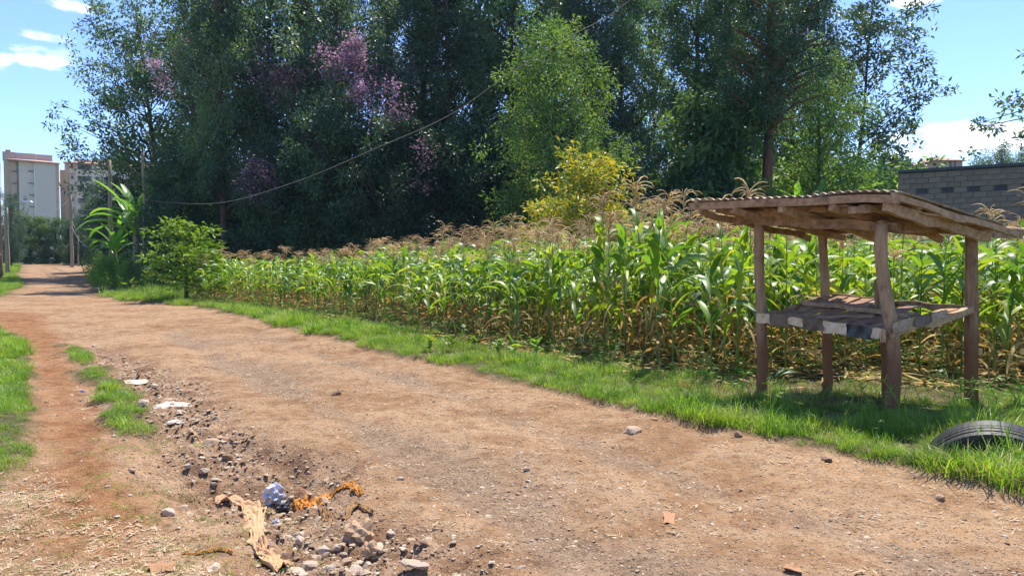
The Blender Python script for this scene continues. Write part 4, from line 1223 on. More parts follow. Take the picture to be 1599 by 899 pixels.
pA, hA, _ = wood_pole(227, 447, 48, 238, .13, 'tall wooden pole just left of the lime young tree')
pB, hB, _ = wood_pole(174, 443, 52, 250, .15, 'tall wooden pole left of the banana plant')
pC, hC, _ = wood_pole(113, 415, 84, 302, .17, 'far wooden pole where the road turns')
pC2, hC2, _ = wood_pole(123, 415, 86, 365, .09, 'thin short post beside the far wooden pole')
pD, hD, tD = wood_pole(12, 428, 71, 324, .19, 'wooden pole with a street lamp at the left edge of the road')
pE, hE, _ = wood_pole(2, 432, 62, 232, .12, 'dark slender pole at the very left edge', mat='post')
pE2, hE2, _ = wood_pole(-1, 436, 60, 395, .14, 'short dark stump post beside the slender pole', mat='post')
pF = np.array([7.04, 4.8, gz(7.04, 4.8)]); hF = 8.0
tF = thing('wooden_pole', 'utility pole outside the view that holds the overhead cable', 'pole', pF)
bf = Buf(); bf.add(*tube([(0, 0, -.4), (0, 0, 4), (0, 0, hF)], [.14, .12, .1], 8)); link('shaft', bf.mesh('shaft', M['pole'], True), tF)
# lamp
sl = Buf(); q = W(12, 319, 71) - pD; e = W(41, 315, 71) - pD
sl.add(*tube([(0, 0, hD - .5), q + np.array([0, 0, 0]), e * .5 + q * .5 + np.array([0, 0, .1]), e], .035, 5)); t = thing('street_lamp', 'street lamp with a pale head on a long arm from the wooden pole', 'street lamp', pD)
link('arm', sl.mesh('arm', M['metal'], True), t)
lh = Buf(); lh.box(e + np.array([.15, 0, .02]), (.85, .34, .14), taper=.7); link('lamp_head', lh.mesh('lamp_head', M['lamp_glass']), t)


def cable(pts, r, label, mat='cable', group=None):
    b = Buf(); b.add(*tube(pts, r, 4, False)); o = link('cable', b.mesh('cable', M[mat], True), None); tag(o, label, 'cable', group); return o


def sag(a, b, s, m=14, tmax=1.0):
    a = np.array(a); b = np.array(b); return [a + (b - a) * t - np.array([0, 0, 4 * s * t * (1 - t)]) for t in np.linspace(0, tmax, m)]


anch = [(227, 313, 48.0), (330, 318, 34.1), (450, 288, 25.5), (600, 226, 19.6), (700, 181, 16.7), (800, 112, 14.6), (900, 52, 13.1), (985, 0, 12.0)]
ap = np.array([W(u, v, d) for u, v, d in anch]); ap = np.vstack([ap, [[4.4, 8.5, 7.0], [7.04, 4.8, 7.85]]])
tt = np.linspace(0, len(ap) - 1, 46)
# smooth the anchors with a Catmull-Rom curve
def crom(P, t):
    i = int(min(max(0, math.floor(t)), len(P) - 2)); f = t - i
    p0, p1, p2, p3 = P[max(i - 1, 0)], P[i], P[i + 1], P[min(i + 2, len(P) - 1)]
    return .5 * (2 * p1 + (p2 - p0) * f + (2 * p0 - 5 * p1 + 4 * p2 - p3) * f * f + (3 * p1 - p0 - 3 * p2 + p3) * f ** 3)
cable([crom(ap, t) for t in tt], .009, 'long sagging overhead cable crossing in front of the grove', 'cable_pale')
tA = pA + [0, 0, hA - .3]; tB = pB + [0, 0, hB - .3]; tC = pC + [0, 0, hC - .25]; tD_ = pD + [0, 0, hD - .25]; tE = pE + [0, 0, hE - .25]
cable(sag(tC, tB - [0, 0, 1.6], .5), .022, 'highest cable from the far pole towards the near poles', 'cable_pale', 'cables on the far pole')
cable(sag(tC - [0, 0, .8], tB - [0, 0, 2.6], .7), .022, 'second cable down from the far pole towards the near poles', 'cable_pale', 'cables on the far pole')
cable(sag(tC - [0, 0, 2.9], tB - [0, 0, 5.0], 1.0), .03, 'slack pale loop of cable from half way up the far pole', 'cable_pale', 'slack loops on the far pole')
cable(sag(tC - [0, 0, 3.4], tB - [0, 0, 5.4], 1.4), .03, 'lowest slack pale loop of cable on the far pole', 'cable_pale', 'slack loops on the far pole')
cable(sag(tB - [0, 0, 1.8], tA - [0, 0, 2.6], .25), .015, 'short cable strung between the two tall wooden poles', 'cable_pale')
cable(sag(tC - [0, 0, .3], tD_ , 1.2), .018, 'cable across the road between the far pole and the lamp pole', 'cable')


# ------------------------------------------------------------------ block wall (unfinished building) at the right
def block_wall():
    a = np.array([15.85, 30.5]); dirv = np.array([22.6, 26.0]) - a; Lw = np.linalg.norm(dirv); dx = dirv / Lw; nrm = np.array([dx[1], -dx[0]])
    if nrm @ -a < 0: nrm = -nrm
    rz = math.atan2(dx[1], dx[0]); t = thing('block_wall', 'grey concrete block wall of an unfinished building behind the maize', 'wall', (a[0], a[1], gz(*a)), rz)
    z0 = gz(*a); top = W(1399, 266, 30.5)[2] - z0
    bw, bh = .44, .215; n_c = int(Lw / bw); n_r = 14
    base = Buf(); base.box((Lw / 2, .12, (top - .10) / 2 - .3), (Lw, .14, top - .10 + .6)); base.box((.08, 4, (top - .1) / 2), (.16, 8, top - .1))
    link('wall_core', base.mesh('wall_core', M['mortar']), t)
    bm_ = Buf(); bm_.box((0, 0, 0), (bw - .014, .10, bh - .012)); blk = bm_.mesh('block', M['concrete'])
    hb = Buf(); hb.box((0, 0, 0), (bw / 2 - .014, .10, bh - .012)); hblk = hb.mesh('block', M['concrete'])
    vents = set(); rg = np.random.default_rng(3); vr = 3
    for r_ in range(n_r):
        z = top - .16 - bh * (r_ + .5); off = (r_ % 2) * bw / 2
        for c in range(n_c):
            x = off + bw * (c + .5)
            if x + bw / 2 > Lw: continue
            if r_ == vr and c % 2 == 1 and c < 16:
                wf = Buf(); wf.box((0, .02, 0), (bw * .74, .05, bh * .9)); link('vent', wf.mesh('vent', M['dark_edge']), t, (x, .05, z)); continue
            link('block', blk, t, (x, -.005 + rg.normal(0, .004), z), (0, 0, rg.normal(0, .004)))
        if off: link('block', hblk, t, (bw / 4, 0, z))
    cp = Buf(); cp.box((Lw * .37, .02, top - .06), (Lw * .74, .32, .11)); link('coping', cp.mesh('coping', M['dark_edge']), t)
    cp = Buf(); cp.box((Lw * .87, .02, top + .05), (Lw * .26 - .02, .30, .24)); link('coping', cp.mesh('coping', M['dark_edge']), t)


block_wall()

# ------------------------------------------------------------------ buildings
def building_left():
    d = 165.0; s = d / FPX; z0 = 1.2
    def X_(u): return (u - CX) * s
    def Z_(v): return W(0, v, d)[2]
    t = thing('apartment_building', 'pale grey apartment block with blank wall panels at the far left', 'building', (X_(55), d, z0)); o = np.array([X_(55), d, z0])
    def bx(name, u0, u1, v0, v1, y0, y1, mat, par=t, zb=None):
        b = Buf(); zt = W(0, v0, d + max(0, y0))[2] - z0; zb_ = (Z_(v1) - z0) if v1 is not None else 0
        b.box(((X_(u0) + X_(u1)) / 2 - o[0], (y0 + y1) / 2, (zt + zb_) / 2), (X_(u1) - X_(u0), y1 - y0, zt - zb_)); return link(name, b.mesh(name, M[mat]), par)
    bx('wall', 9.5, 21, 249, None, 2.5, 14, 'beige_wall'); bx('wall', 21, 33, 251.5, None, 1.2, 13, 'beige_wall')
    bx('wall_panel', 33, 56.6, 252, None, 0, 12, 'grey_wall'); bx('wall_panel', 57.2, 90.5, 252.5, None, -.5, 12, 'grey_wall')
    bx('wall', 90.5, 96.5, 254, None, .8, 12, 'beige_wall')
    bx('parapet', 8, 28, 240, 249, 3.0, 14, 'pink_wall'); bx('parapet', 28.3, 60, 240.5, 249, 3.1, 13, 'pink_wall'); bx('parapet', 60.3, 86.5, 241, 252, 3.2, 12, 'pink_wall')
    rb = Buf(); x0, x1 = X_(12) - o[0], X_(98) - o[0]; za = Z_(251) - z0; zb = Z_(246) - z0
    rb.add([(x0, -1.2, za), (x1, -1.2, za - .3), (x1 - 2, 4.4, zb), (x0 + 2, 4.4, zb), (x0, -1.2, za - .25), (x1, -1.2, za - .55), (x1 - 2, 4.4, za - .4), (x0 + 2, 4.4, za - .4)],
           [(0, 1, 2, 3), (0, 4, 5, 1), (1, 5, 6, 2), (3, 2, 6, 7), (0, 3, 7, 4), (4, 7, 6, 5)]); link('roof', rb.mesh('roof', M['pink_roof']), t)
    for v in (267, 285.5, 304, 322): bx('ledge', 48, 56.3, v, v + 1.3, -.35, -.001, 'trim'); bx('ledge', 22, 32.6, v + 1.5, v + 2.3, 1.0, 1.19, 'trim')
    for v in (276, 294, 313): bx('joint', 57.4, 90.3, v, v + .5, -.54, -.501, 'cream_wall')
    bx('gutter', 30, 33.2, 252, 330, .95, 1.19, 'trim')
    t.rotation_euler.z = R(32.5); t.scale = (.84, 1, 1)
    # water tank
    bx('roof_tank', 12, 20, 237.3, 240, 5, 7, 'trim')
    # second block
    d2 = 178.0; s = d2 / FPX
    def X2(u): return (u - CX) * s
    def Z2(v): return W(0, v, d2)[2]
    t2 = thing('apartment_building', 'cream apartment block with dark windows partly hidden by trees', 'building', (X2(140), d2, z0)); o2 = np.array([X2(140), d2, z0])
    def b2(name, u0, u1, v0, v1, y0, y1, mat, par=t2):
        b = Buf(); zt = W(0, v0, d2 + max(0, y0))[2] - z0; zb_ = (Z2(v1) - z0) if v1 is not None else 0
        b.box(((X2(u0) + X2(u1)) / 2 - o2[0], (y0 + y1) / 2, (zt + zb_) / 2), (X2(u1) - X2(u0), y1 - y0, zt - zb_)); return link(name, b.mesh(name, M[mat]), par)
    b2('wall', 96, 104.5, 268, None, 6, 14, 'beige_wall'); b2('wall', 104.5, 112, 255, None, .8, 14, 'beige_wall')
    b2('wall', 112, 121, 255, None, .3, 14, 'cream_wall'); b2('wall', 121, 262, 256, None, 0, 14, 'cream_wall')
    b2('parapet', 118, 146, 249.5, 254.5, 3, 12, 'pink_wall'); b2('parapet', 146.5, 176, 248.5, 254, 3.3, 12, 'pink_wall'); b2('parapet', 180, 262, 246, 254, 3, 12, 'pink_wall')
    rb = Buf(); x0, x1 = X2(102.5) - o2[0], X2(266) - o2[0]; za = Z2(255.5) - z0; zb = Z2(251) - z0
    rb.add([(x0, -1.0, za), (x1, -1.0, za), (x1 - 2, 3.2, zb), (x0 + 2, 3.2, zb), (x0, -1.0, za - .3), (x1, -1.0, za - .3), (x1 - 2, 3.2, za - .3), (x0 + 2, 3.2, za - .3)],
           [(0, 1, 2, 3), (0, 4, 5, 1), (1, 5, 6, 2), (3, 2, 6, 7), (0, 3, 7, 4), (4, 7, 6, 5)]); link('roof', rb.mesh('roof', M['pink_roof']), t2)
    t2.rotation_euler.z = R(29.5); t2.scale = (.87, 1, 1)
    for v in (258, 275.5, 293, 310, 327):
        w_ = b2('window', 114.5, 117.7, v, v + 4.5, .1, .299, 'window'); b2('frame', 114.2, 118, v + 4.6, v + 5.2, .05, .28, 'trim', t2)
        for (a, b_) in ((124.5, 131), (131.8, 138), (138.8, 146), (152, 159), (166, 174), (182, 190), (200, 208), (218, 226), (238, 246)):
            b2('window', a, b_, v, v + 6.8, -.14, -.001, 'window')
            b2('frame', a - .25, b_ + .25, v + 6.9, v + 7.5, -.22, -.002, 'trim')
        b2('ledge', 112, 120.5, v + 14.2, v + 14.8, .05, .29, 'trim')


building_left()


def house_right():
    d = 122.0; s = d / FPX; z0 = gz(70, d)
    def X_(u): return (u - CX) * s
    def Z_(v): return W(0, v, d)[2] - z0
    t = thing('house', 'pink house with a hipped red roof beyond the block wall', 'house', (X_(1475), d, z0)); ox = X_(1475)
    b = Buf(); b.box(((X_(1457) + X_(1500)) / 2 - ox, 4, Z_(251) / 2), (X_(1499) - X_(1457), 8, Z_(251))); link('wall', b.mesh('wall', M['pink_wall']), t)
    for (a, c) in ((1479.5, 1481.5), (1487, 1488.6)):
        b = Buf(); b.box(((X_(a) + X_(c)) / 2 - ox, -.06, (Z_(251) + Z_(266)) / 2 - .05), (X_(c) - X_(a), .1, Z_(251) - Z_(266))); link('window', b.mesh('window', M['window']), t)
    x0, x1 = X_(1450) - ox, X_(1504) - ox; zt = Z_(239); ze = Z_(251.5); xm0, xm1 = X_(1473) - ox, X_(1477) - ox
    b = Buf(); b.add([(x0, -1, ze), (x1, -1, ze), (x1, 9.5, ze), (x0, 9.5, ze), (xm0, 4.2, zt), (xm1, 4.2, zt)], [(0, 1, 5, 4), (2, 3, 4, 5), (1, 2, 5, 5), (3, 0, 4, 4), (3, 2, 1, 0)]); link('roof', b.mesh('roof', M['pink_roof']), t)
    t = thing('house', 'brownish flat-topped house with dark water tanks beyond the wall', 'house', (X_(1432), d + 6, z0)); ox = X_(1432)
    b = Buf(); b.box((0, 4, Z_(247) / 2), (X_(1447) - X_(1419), 8, Z_(247))); link('wall', b.mesh('wall', M['pink_wall']), t)
    for (a, c) in ((1423, 1433.5), (1437, 1444)):
        b = Buf(); b.box(((X_(a) + X_(c)) / 2 - ox, 3, Z_(243)), (X_(c) - X_(a), 2, Z_(240) - Z_(247))); link('roof_tank', b.mesh('roof_tank', M['window']), t)
    b = Buf(); x0, x1 = X_(1418) - ox, X_(1446) - ox; b.add([(x0, -2.6, Z_(261)), (x1, -2.6, Z_(261)), (x1 - .4, -.02, Z_(254)), (x0 + 1.5, -.02, Z_(254)), (x0, -2.6, Z_(262)), (x1, -2.6, Z_(262)), (x1 - .4, -.02, Z_(262)), (x0 + 1.5, -.02, Z_(262))],
        [(0, 1, 2, 3), (0, 4, 5, 1), (1, 5, 6, 2), (3, 2, 6, 7), (0, 3, 7, 4), (4, 7, 6, 5)]); link('roof', b.mesh('roof', M['pink_roof']), t)


house_right()

# ------------------------------------------------------------------ the stall
def stall():
    A = on(1190, 613); Bp = on(1294, 603); Cc = on(1392, 641); Dd = on(1517, 625); Ee = on(1383, 618)
    O = Cc.copy(); t = thing('market_stall', 'rough wooden roadside stall with a sloping corrugated iron roof', 'stall', O)
    U = (Dd - Cc) * np.array([1, 1, 0]); Vv = (A - Cc) * np.array([1, 1, 0])
    Un = U / np.linalg.norm(U)
    def Wp(u, v, d): return W(u, v, d) - O
    rg = np.random.default_rng(77)
    def post(base, utop, vtop, r, lab=None, kink=0.0, nm='post'):
        top = W(utop, vtop, base[1]); H = top[2] - base[2]
        zs = np.linspace(-.3, 1, 12); P = []
        for q in zs:
            f = max(q, 0); P.append(base - O + (np.array([top[0], top[1], 0]) - np.array([base[0], base[1], 0])) * f + np.array([kink * math.sin(f * 5.5) * .05 + rg.normal(0, .003), 0, q * H if q > 0 else q]))
        b = Buf(); b.add(*tube(P, np.linspace(r * 1.05, r * .92, 12) * (1 + rg.normal(0, .025, 12)), 12, True, .02, rg)); o = link(nm, b.mesh(nm, M['post'], True), t)
        if lab: o['label'] = lab
        return o
    post(A, 1186, 347, .064, 'straight front left post with the pale strip end', .2)
    post(Bp, 1284, 352, .056, 'back left post')
    post(Cc, 1381, 350, .066, 'crooked nearest post with a bulge halfway up', 1.0)
    post(Dd, 1517, 359, .070, 'thick straight right post')
    post(Ee, 1372, 440, .040, 'short thin post behind the nearest post', .3)
    def beam(p, q_, w, h, lab=None, mat='timber', nm='beam', wob=.012, rnd=False):
        p, q_ = np.array(p), np.array(q_); b = Buf(); m = 9; d_ = (q_ - p); L_ = np.linalg.norm(d_); d_ = d_ / L_
        s_ = np.cross(d_, [0, 0, 1]); s_ /= np.linalg.norm(s_); u_ = np.cross(s_, d_)
        if rnd:
            b.add(*tube([p + d_ * L_ * f + u_ * rg.normal(0, wob) + s_ * rg.normal(0, wob) for f in np.linspace(0, 1, m)], np.linspace(w, w * .8, m) * (1 + rg.normal(0, .05, m)), 8, True, .04, rg))
        else:
            V = []; F = []
            for i, f in enumerate(np.linspace(0, 1, m)):
                c = p + d_ * L_ * f + u_ * rg.normal(0, wob); ww = w * (1 + rg.normal(0, .06)); hh = h * (1 + rg.normal(0, .06))
                V += [c - s_ * ww / 2 - u_ * hh / 2, c + s_ * ww / 2 - u_ * hh / 2, c + s_ * ww / 2 + u_ * hh / 2, c - s_ * ww / 2 + u_ * hh / 2]
            for i in range(m - 1):
                for j in range(4): a = i * 4 + j; c = i * 4 + (j + 1) % 4; F.append((a, c, c + 4, a + 4))
            F += [(3, 2, 1, 0), tuple((m - 1) * 4 + j for j in range(4))]; b.add(V, F)
        o = link(nm, b.mesh(nm, M[mat], rnd), t)
        if lab: o['label'] = lab
        return o
    # roof corners: M near, L left, Rr right
    Mc = Wp(1396, 303, 7.22); Lc = Wp(1088, 316, 8.80); eU = Un.copy()
    slope = np.array([Un[0], Un[1], -.168]); Ls = 1.66
    def roofp(a, b_, dz=0): return Mc + (Lc - Mc) * b_ + slope * a + np.array([0, 0, dz])
    # sheets: corrugated, three side by side, each its own
    spans = [(-.03, .36), (.33, .70), (.67, 1.01)]
    LV = np.linalg.norm(Lc - Mc)
    for si, (b0, b1) in enumerate(spans):
        wn = int((b1 - b0) * LV / .085 * 8); m = 12; V = []; F = []; dz = .012 + .010 * (si % 2); sk = rg.normal(0, .03)
        for j in range(m + 1):
            for i in range(wn + 1):
                b_ = b0 + (b1 - b0) * i / wn; a = -.03 + sk * (i / wn) + (Ls + .03 + rg.normal(0, 0) * .1) * j / m
                c = roofp(a, b_, dz + .013 * math.cos(2 * math.pi * b_ * LV / .085) + .010 * math.sin(b_ * 11 + si) + .014 * math.sin(a * 2.2 + b_ * 7 + si) + .03 * fbm(np.array(a), np.array(b_ * 2), 2, 2, si))
                V.append(c)
        for j in range(m):
            for i in range(wn): a = j * (wn + 1) + i; F.append((a, a + 1, a + wn + 2, a + wn + 1))
        n0 = len(V); V = V + [v - np.array([0, 0, .0025]) for v in V]; F = F + [tuple(n0 + k for k in f[::-1]) for f in F]
        per = [i for i in range(wn + 1)] + [j * (wn + 1) + wn for j in range(1, m + 1)] + [m * (wn + 1) + i for i in range(wn - 1, -1, -1)] + [j * (wn + 1) for j in range(m - 1, 0, -1)]
        F += [(per[k], n0 + per[k], n0 + per[(k + 1) % len(per)], per[(k + 1) % len(per)]) for k in range(len(per))]
        b = Buf(); b.add(V, F); link('roof_sheet', b.mesh('roof_sheet', M['sheet'], True), t)
    # purlins right under the sheets, running along the high edge direction
    for a, w, h, b0, b1 in ((-.0, .075, .085, -.02, 1.04), (.42, .06, .06, .0, .99), (.85, .07, .05, .02, 1.0), (1.25, .06, .06, -.02, .98), (1.60, .07, .05, .0, 1.02)):
        beam(roofp(a, b0, -.045), roofp(a, b1, -.045), w, h, 'split pole under the high front eave' if a == 0 else None, nm='purlin')
    # rafters down the slope
    for b_, w, h in ((.03, .06, .10), (.27, .07, .07), (.52, .06, .09), (.78, .07, .07), (.97, .06, .07)):
        beam(roofp(-.02, b_, -.115), roofp(Ls + .02, b_ + rg.normal(0, .02), -.12), w, h, nm='rafter')
    beam(roofp(-.04, -.005, -.03), roofp(Ls + .22, -.02, -.05), .05, .06, 'edge board along the right side of the roof', nm='rafter')
    # frame beams on the post tops
    beam(Wp(1150, 342, 8.95), Wp(1402, 356, 7.6), .085, .095, 'heavy old beam over the two left posts')
    beam(Wp(1374, 352, 7.68), Wp(1592, 365, 8.55), .08, .10, 'heavy old beam over the nearest and the right post')
    beam(Wp(1165, 337, 8.75), Wp(1310, 352, 9.3), .07, .07)
    beam(Wp(1270, 350, 9.25), Wp(1545, 362, 8.3), .07, .07)
    beam(Wp(1120, 326, 8.9), Wp(1300, 345, 8.2), .05, .05, 'loose slanting pole under the left eave', rnd=True, nm='pole_piece')
    beam(Wp(1330, 328, 7.4), Wp(1392, 326, 7.6), .10, .07, 'short block of wood under the roof corner', nm='block')
    beam(Wp(1540, 362, 8.5), Wp(1625, 357, 8.9), .05, .045, 'thin pole end sticking out to the right', rnd=True, nm='pole_piece')
    # planks lying under the sheets give the shaggy underside
    for k in range(7):
        b_ = rg.uniform(.05, .95); a0 = rg.uniform(0, .7)
        beam(roofp(a0, b_, -.085), roofp(min(a0 + rg.uniform(.6, .95), Ls), b_ + rg.normal(0, .06), -.085), rg.uniform(.09, .16), .02, nm='plank', wob=.006)
    # table: frame poles
    fA = Wp(1200, 497, A[1] - .08); fC = Wp(1385, 522, Cc[1] - .06); fD = Wp(1515, 484, Dd[1] - .08); fB = Wp(1300, 462, Bp[1]); 
    beam(fA + [-.05, 0, 0], fC, .06, .05, 'front rail of the table', nm='rail'); beam(fC, fD, .075, .075, 'rising round rail on the right of the table', nm='rail', rnd=False)
    beam(fA + [.0, .03, .02], fB, .075, .06, 'left rail of the table', nm='rail'); beam(fB, fD + [0, .02, 0], .06, .06, 'back rail of the table', nm='rail')
    beam(Wp(1335, 489, 8.35), Wp(1378, 468, 8.75), .05, .06, 'raised rough bar across the back of the table', nm='rail')
    def tab(a, b_, dz=0):   # a along C->D, b along C->A
        p = fC * (1 - a) * (1 - b_) + fD * a * (1 - b_) + fA * (1 - a) * b_ + fB * a * b_; return p + np.array([0, 0, dz])
    for k in range(8):
        b0 = .03 + k * .121; mt = 'timber_red' if k in (2, 5) else 'timber'
        p, q_ = tab(.02 + rg.uniform(0, .05), b0 + rg.normal(0, .01), .03), tab(.97 - rg.uniform(0, .1), b0 + .02 + rg.normal(0, .02), .02)
        if k in (1, 3): q_ = tab(.62, b0 + .03, .03)
        beam(p, q_, .155, .022, None, mt, 'plank', .004)
    beam(tab(.10, .62, .055), tab(.30, .30, .06), .07, .03, 'short loose reddish board on the table', 'timber_red', 'plank', .003)
    beam(tab(.52, .85, .06), tab(.6, .50, .06), .07, .03, 'second loose reddish board on the table', 'timber_red', 'plank', .003)
    beam(tab(.5, .99, .05), tab(.42, .1, .07), .06, .045, 'rough bar lying across the planks', 'timber', 'plank', .006)
    # supports under the table
    beam(fA + [.1, .1, -.06], Wp(1372, 512, 8.5), .04, .04, None, nm='rail', rnd=True)
    # plastic strip: pieces in turn dark and cream along the front edge
    segs = [(1181, 1202, 'cream_plastic', 488, 503), (1202, 1232, 'grey_plastic', 489, 508), (1230, 1254, 'cream_plastic', 494, 507), (1253, 1286, 'grey_plastic', 496, 514), (1285, 1322, 'cream_plastic', 501, 519),
            (1321, 1361, 'black_plastic', 506, 525), (1359, 1376, 'cream_plastic', 511, 527), (1374, 1383, 'clear_plastic', 513, 534), (1394, 1430, 'clear_plastic', 504, 522), (1428, 1456, 'grey_plastic', 496, 512), (1454, 1478, 'clear_plastic', 490, 502)]
    for i, (u0, u1, mt, va, vb) in enumerate(segs):
        m = 8; V = []; F = []
        for k in range(m + 1):
            f = k / m; u = u0 + (u1 - u0) * f
            if u < 1385: d = np.interp(u, [1181, 1383], [A[1] - .135, Cc[1] - .12]); slp = .115
            else: d = np.interp(u, [1394, 1517], [Cc[1] - .12, Dd[1] - .13]); slp = -.30
            ya = va + slp * (u - u0) + .6 * math.sin(f * 7 + i); yb = vb + slp * (u - u0) + 1.0 * math.sin(f * 5 + i * 2)
            for j in range(4):
                g = j / 3; V.append(Wp(u, ya * (1 - g) + yb * g, d + rg.normal(0, .006) + .015 * math.sin(f * 11 + j * 1.4 + i) - .004 * (i % 2)))
        for k in range(m):
            for j in range(3): a = k * 4 + j; F.append((a, a + 4, a + 5, a + 1))
        n0 = len(V); V = V + [v + np.array([.001, .003, 0]) for v in V]; F = F + [tuple(n0 + q0 for q0 in f[::-1]) for f in F]
        b = Buf(); b.add(V, F); nm_ = {'cream_plastic': 'cream', 'grey_plastic': 'dark grey', 'black_plastic': 'black', 'clear_plastic': 'dull translucent'}[mt]
        o = link('plastic_strip', b.mesh('plastic_strip', M[mt], True), t); o['label'] = nm_ + ' piece of plastic strip along the table edge'
        if i == 0:    # dark strokes printed on the first cream piece
            for (ua, ub, v0, v1) in ((1186.6, 1188.6, 490.5, 500.5), (1190.0, 1188.4, 491, 500), (1193.5, 1190.8, 490.5, 501.5), (1196.2, 1193.6, 493, 502)):
                bb = Buf(); dd = A[1] - .160
                bb.add([Wp(ua - .5, v0, dd), Wp(ua + .8, v0, dd), Wp(ub + .8, v1, dd + .002), Wp(ub - .5, v1, dd + .002)], [(0, 1, 2, 3)]); link('stroke', bb.mesh('stroke', M['dark_mark']), o)
        if i == 4:
            for (ua, v0) in ((1313.5, 510), (1288.5, 505), (1302, 508)):
                bb = Buf(); dd = 8.02 if ua > 1310 else 8.15
                s__ = 2.2 if ua > 1310 else .8
                bb.add([Wp(ua, v0, dd), Wp(ua + s__, v0, dd), Wp(ua + s__, v0 + s__ * 2.4, dd), Wp(ua, v0 + s__ * 2.4, dd)], [(0, 1, 2, 3)]); link('stroke', bb.mesh('stroke', M['dark_mark']), o)


stall()


# ------------------------------------------------------------------ tyre half sunk in the grass
def tyre():
    ctr = on(1562, 712); Rt = .52; wdt = .24
    t = thing('old_tyre', 'worn black car tyre half buried upright in the verge grass', 'tyre', (ctr[0], ctr[1] + .05, ctr[2]))
    t.rotation_euler = (R(20), R(0), R(-30))
    # cross-section: outer tread with grooves, then side walls, open inside
    prof = [(-.5, .70), (-.53, .80), (-.5, .93), (-.44, .985)]
    g = [-.40, -.24, -.08, .08, .24, .40]
    pr = []
    for i in range(5):
        a, c = g[i] + .018, g[i + 1] - .018; rr = 1.0 - .02 * ((a + c) / 2 / .4) ** 2
        pr += [(a, rr), (c, rr)] + ([(c + .006, rr - .035), (c + .030, rr - .035)] if i < 4 else [])
    prof += pr + [(.44, .985), (.5, .93), (.53, .80), (.5, .70), (.46, .71), (.48, .80), (.44, .90), (.0, .93), (-.44, .90), (-.48, .80), (-.46, .71)]
    m = len(prof); N_ = 72; V = []; F = []
    for i in range(N_):
        a = i / N_ * 2 * math.pi
        for (y, r) in prof: V.append((Rt * r * math.cos(a), y * wdt, Rt * r * math.sin(a) - .27))
    for i in range(N_):
        for j in range(m): a = i * m + j; b_ = i * m + (j + 1) % m; c = ((i + 1) % N_) * m; F.append((a, b_, c + (j + 1) % m, c + j))
    b = Buf(); b.add(V, F); link('casing', b.mesh('casing', M['rubber'], False), t)


tyre()


# ------------------------------------------------------------------ litter on the road
def cloth(name, pts, wpx, mat, label, cat, seed, lift=.03, fold=.35, th=.006, group=None):
    """crumpled band of cloth lying on the ground along pixels pts"""
    rg = np.random.default_rng(seed); lift = lift * .8; P = np.array([on(u, v) for u, v in pts]); m = 44; nw = 17
    wds = np.interp(np.linspace(0, 1, m), np.linspace(0, 1, len(pts)), wpx)
    V = []; c0 = P.mean(0); ph = rg.uniform(0, 6, 4)
    for i in range(m):
        t = i / (m - 1) * (len(P) - 1); c = crom(P, t); c2 = crom(P, min(t + .05, len(P) - 1)); c1 = crom(P, max(t - .05, 0)); d = (c2 - c1)[:2]; d /= np.linalg.norm(d) + 1e-9
        s = np.array([-d[1], d[0]]); w = wds[i] / FPX * c[1] * (1 + .25 * math.sin(i * .9 + ph[0]) + rg.normal(0, .08))
        for j in range(nw):
            g = j / (nw - 1) - .5; xy = c[:2] + s * g * w * (1 + .22 * math.sin(i * 1.7 + ph[2] + (j > nw / 2) * 2)) + d * .010 * math.sin(j * 1.9 + i * .3 + ph[1])
            z = gz(*xy) + th + lift * (.5 + .5 * math.sin(g * 26 + math.sin(i * .31 + ph[2]) * 3.0 + ph[3])) * (.6 + .4 * math.sin(i * .8 + g * 7 + ph[0])) * (1 - abs(g) * fold * 2) + lift * .35 * abs(rg.normal(0, .4))
            V.append([xy[0], xy[1], z])
    V = np.array(V); F = []
    for i in range(m - 1):
        for j in range(nw - 1): a = i * nw + j; F.append((a, a + 1, a + nw + 1, a + nw))
    o3 = np.array([c0[0], c0[1], gz(c0[0], c0[1])]); b = Buf(); b.add(V - o3, F)
    ob = link(name, b.mesh(name, M[mat], True), None, o3); tag(ob, label, cat, group); return ob


cloth('cloth', [(335, 792), (365, 786), (392, 798), (404, 822), (402, 846), (408, 862), (424, 878), (437, 892)], [22, 34, 36, 30, 24, 24, 44, 34], 'peach_cloth', 'long torn tan cloth trailing down beside the gully', 'cloth', 1, .045)
cloth('cloth', [(458, 790), (478, 788), (500, 783), (506, 778)], [14, 24, 24, 10], 'orange_cloth', 'bright orange rag end in the gully', 'cloth', 2, .03)
cloth('cloth', [(498, 782), (520, 774), (545, 771), (565, 772)], [10, 15, 14, 8], 'orange_cloth', 'thin torn orange rag stretching right above the gully', 'cloth', 3, .02)
cloth('cloth', [(503, 796), (514, 812), (530, 820), (556, 817), (582, 812)], [10, 13, 11, 13, 6], 'brown_cloth', 'brown twisted rag between the orange rag and the tan sack', 'cloth', 4, .03)
cloth('cloth', [(296, 694), (340, 690), (372, 690), (398, 684)], [5, 8, 12, 8], 'tan_cloth', 'pale rag beside the reddish slab above the hollow', 'cloth', 5, .02)
cloth('cloth', [(285, 868), (318, 864), (345, 860), (362, 864)], [3, 5, 6, 4], 'orange_cloth', 'narrow orange strip of rag at the lower left of the gully', 'cloth', 6, .015)


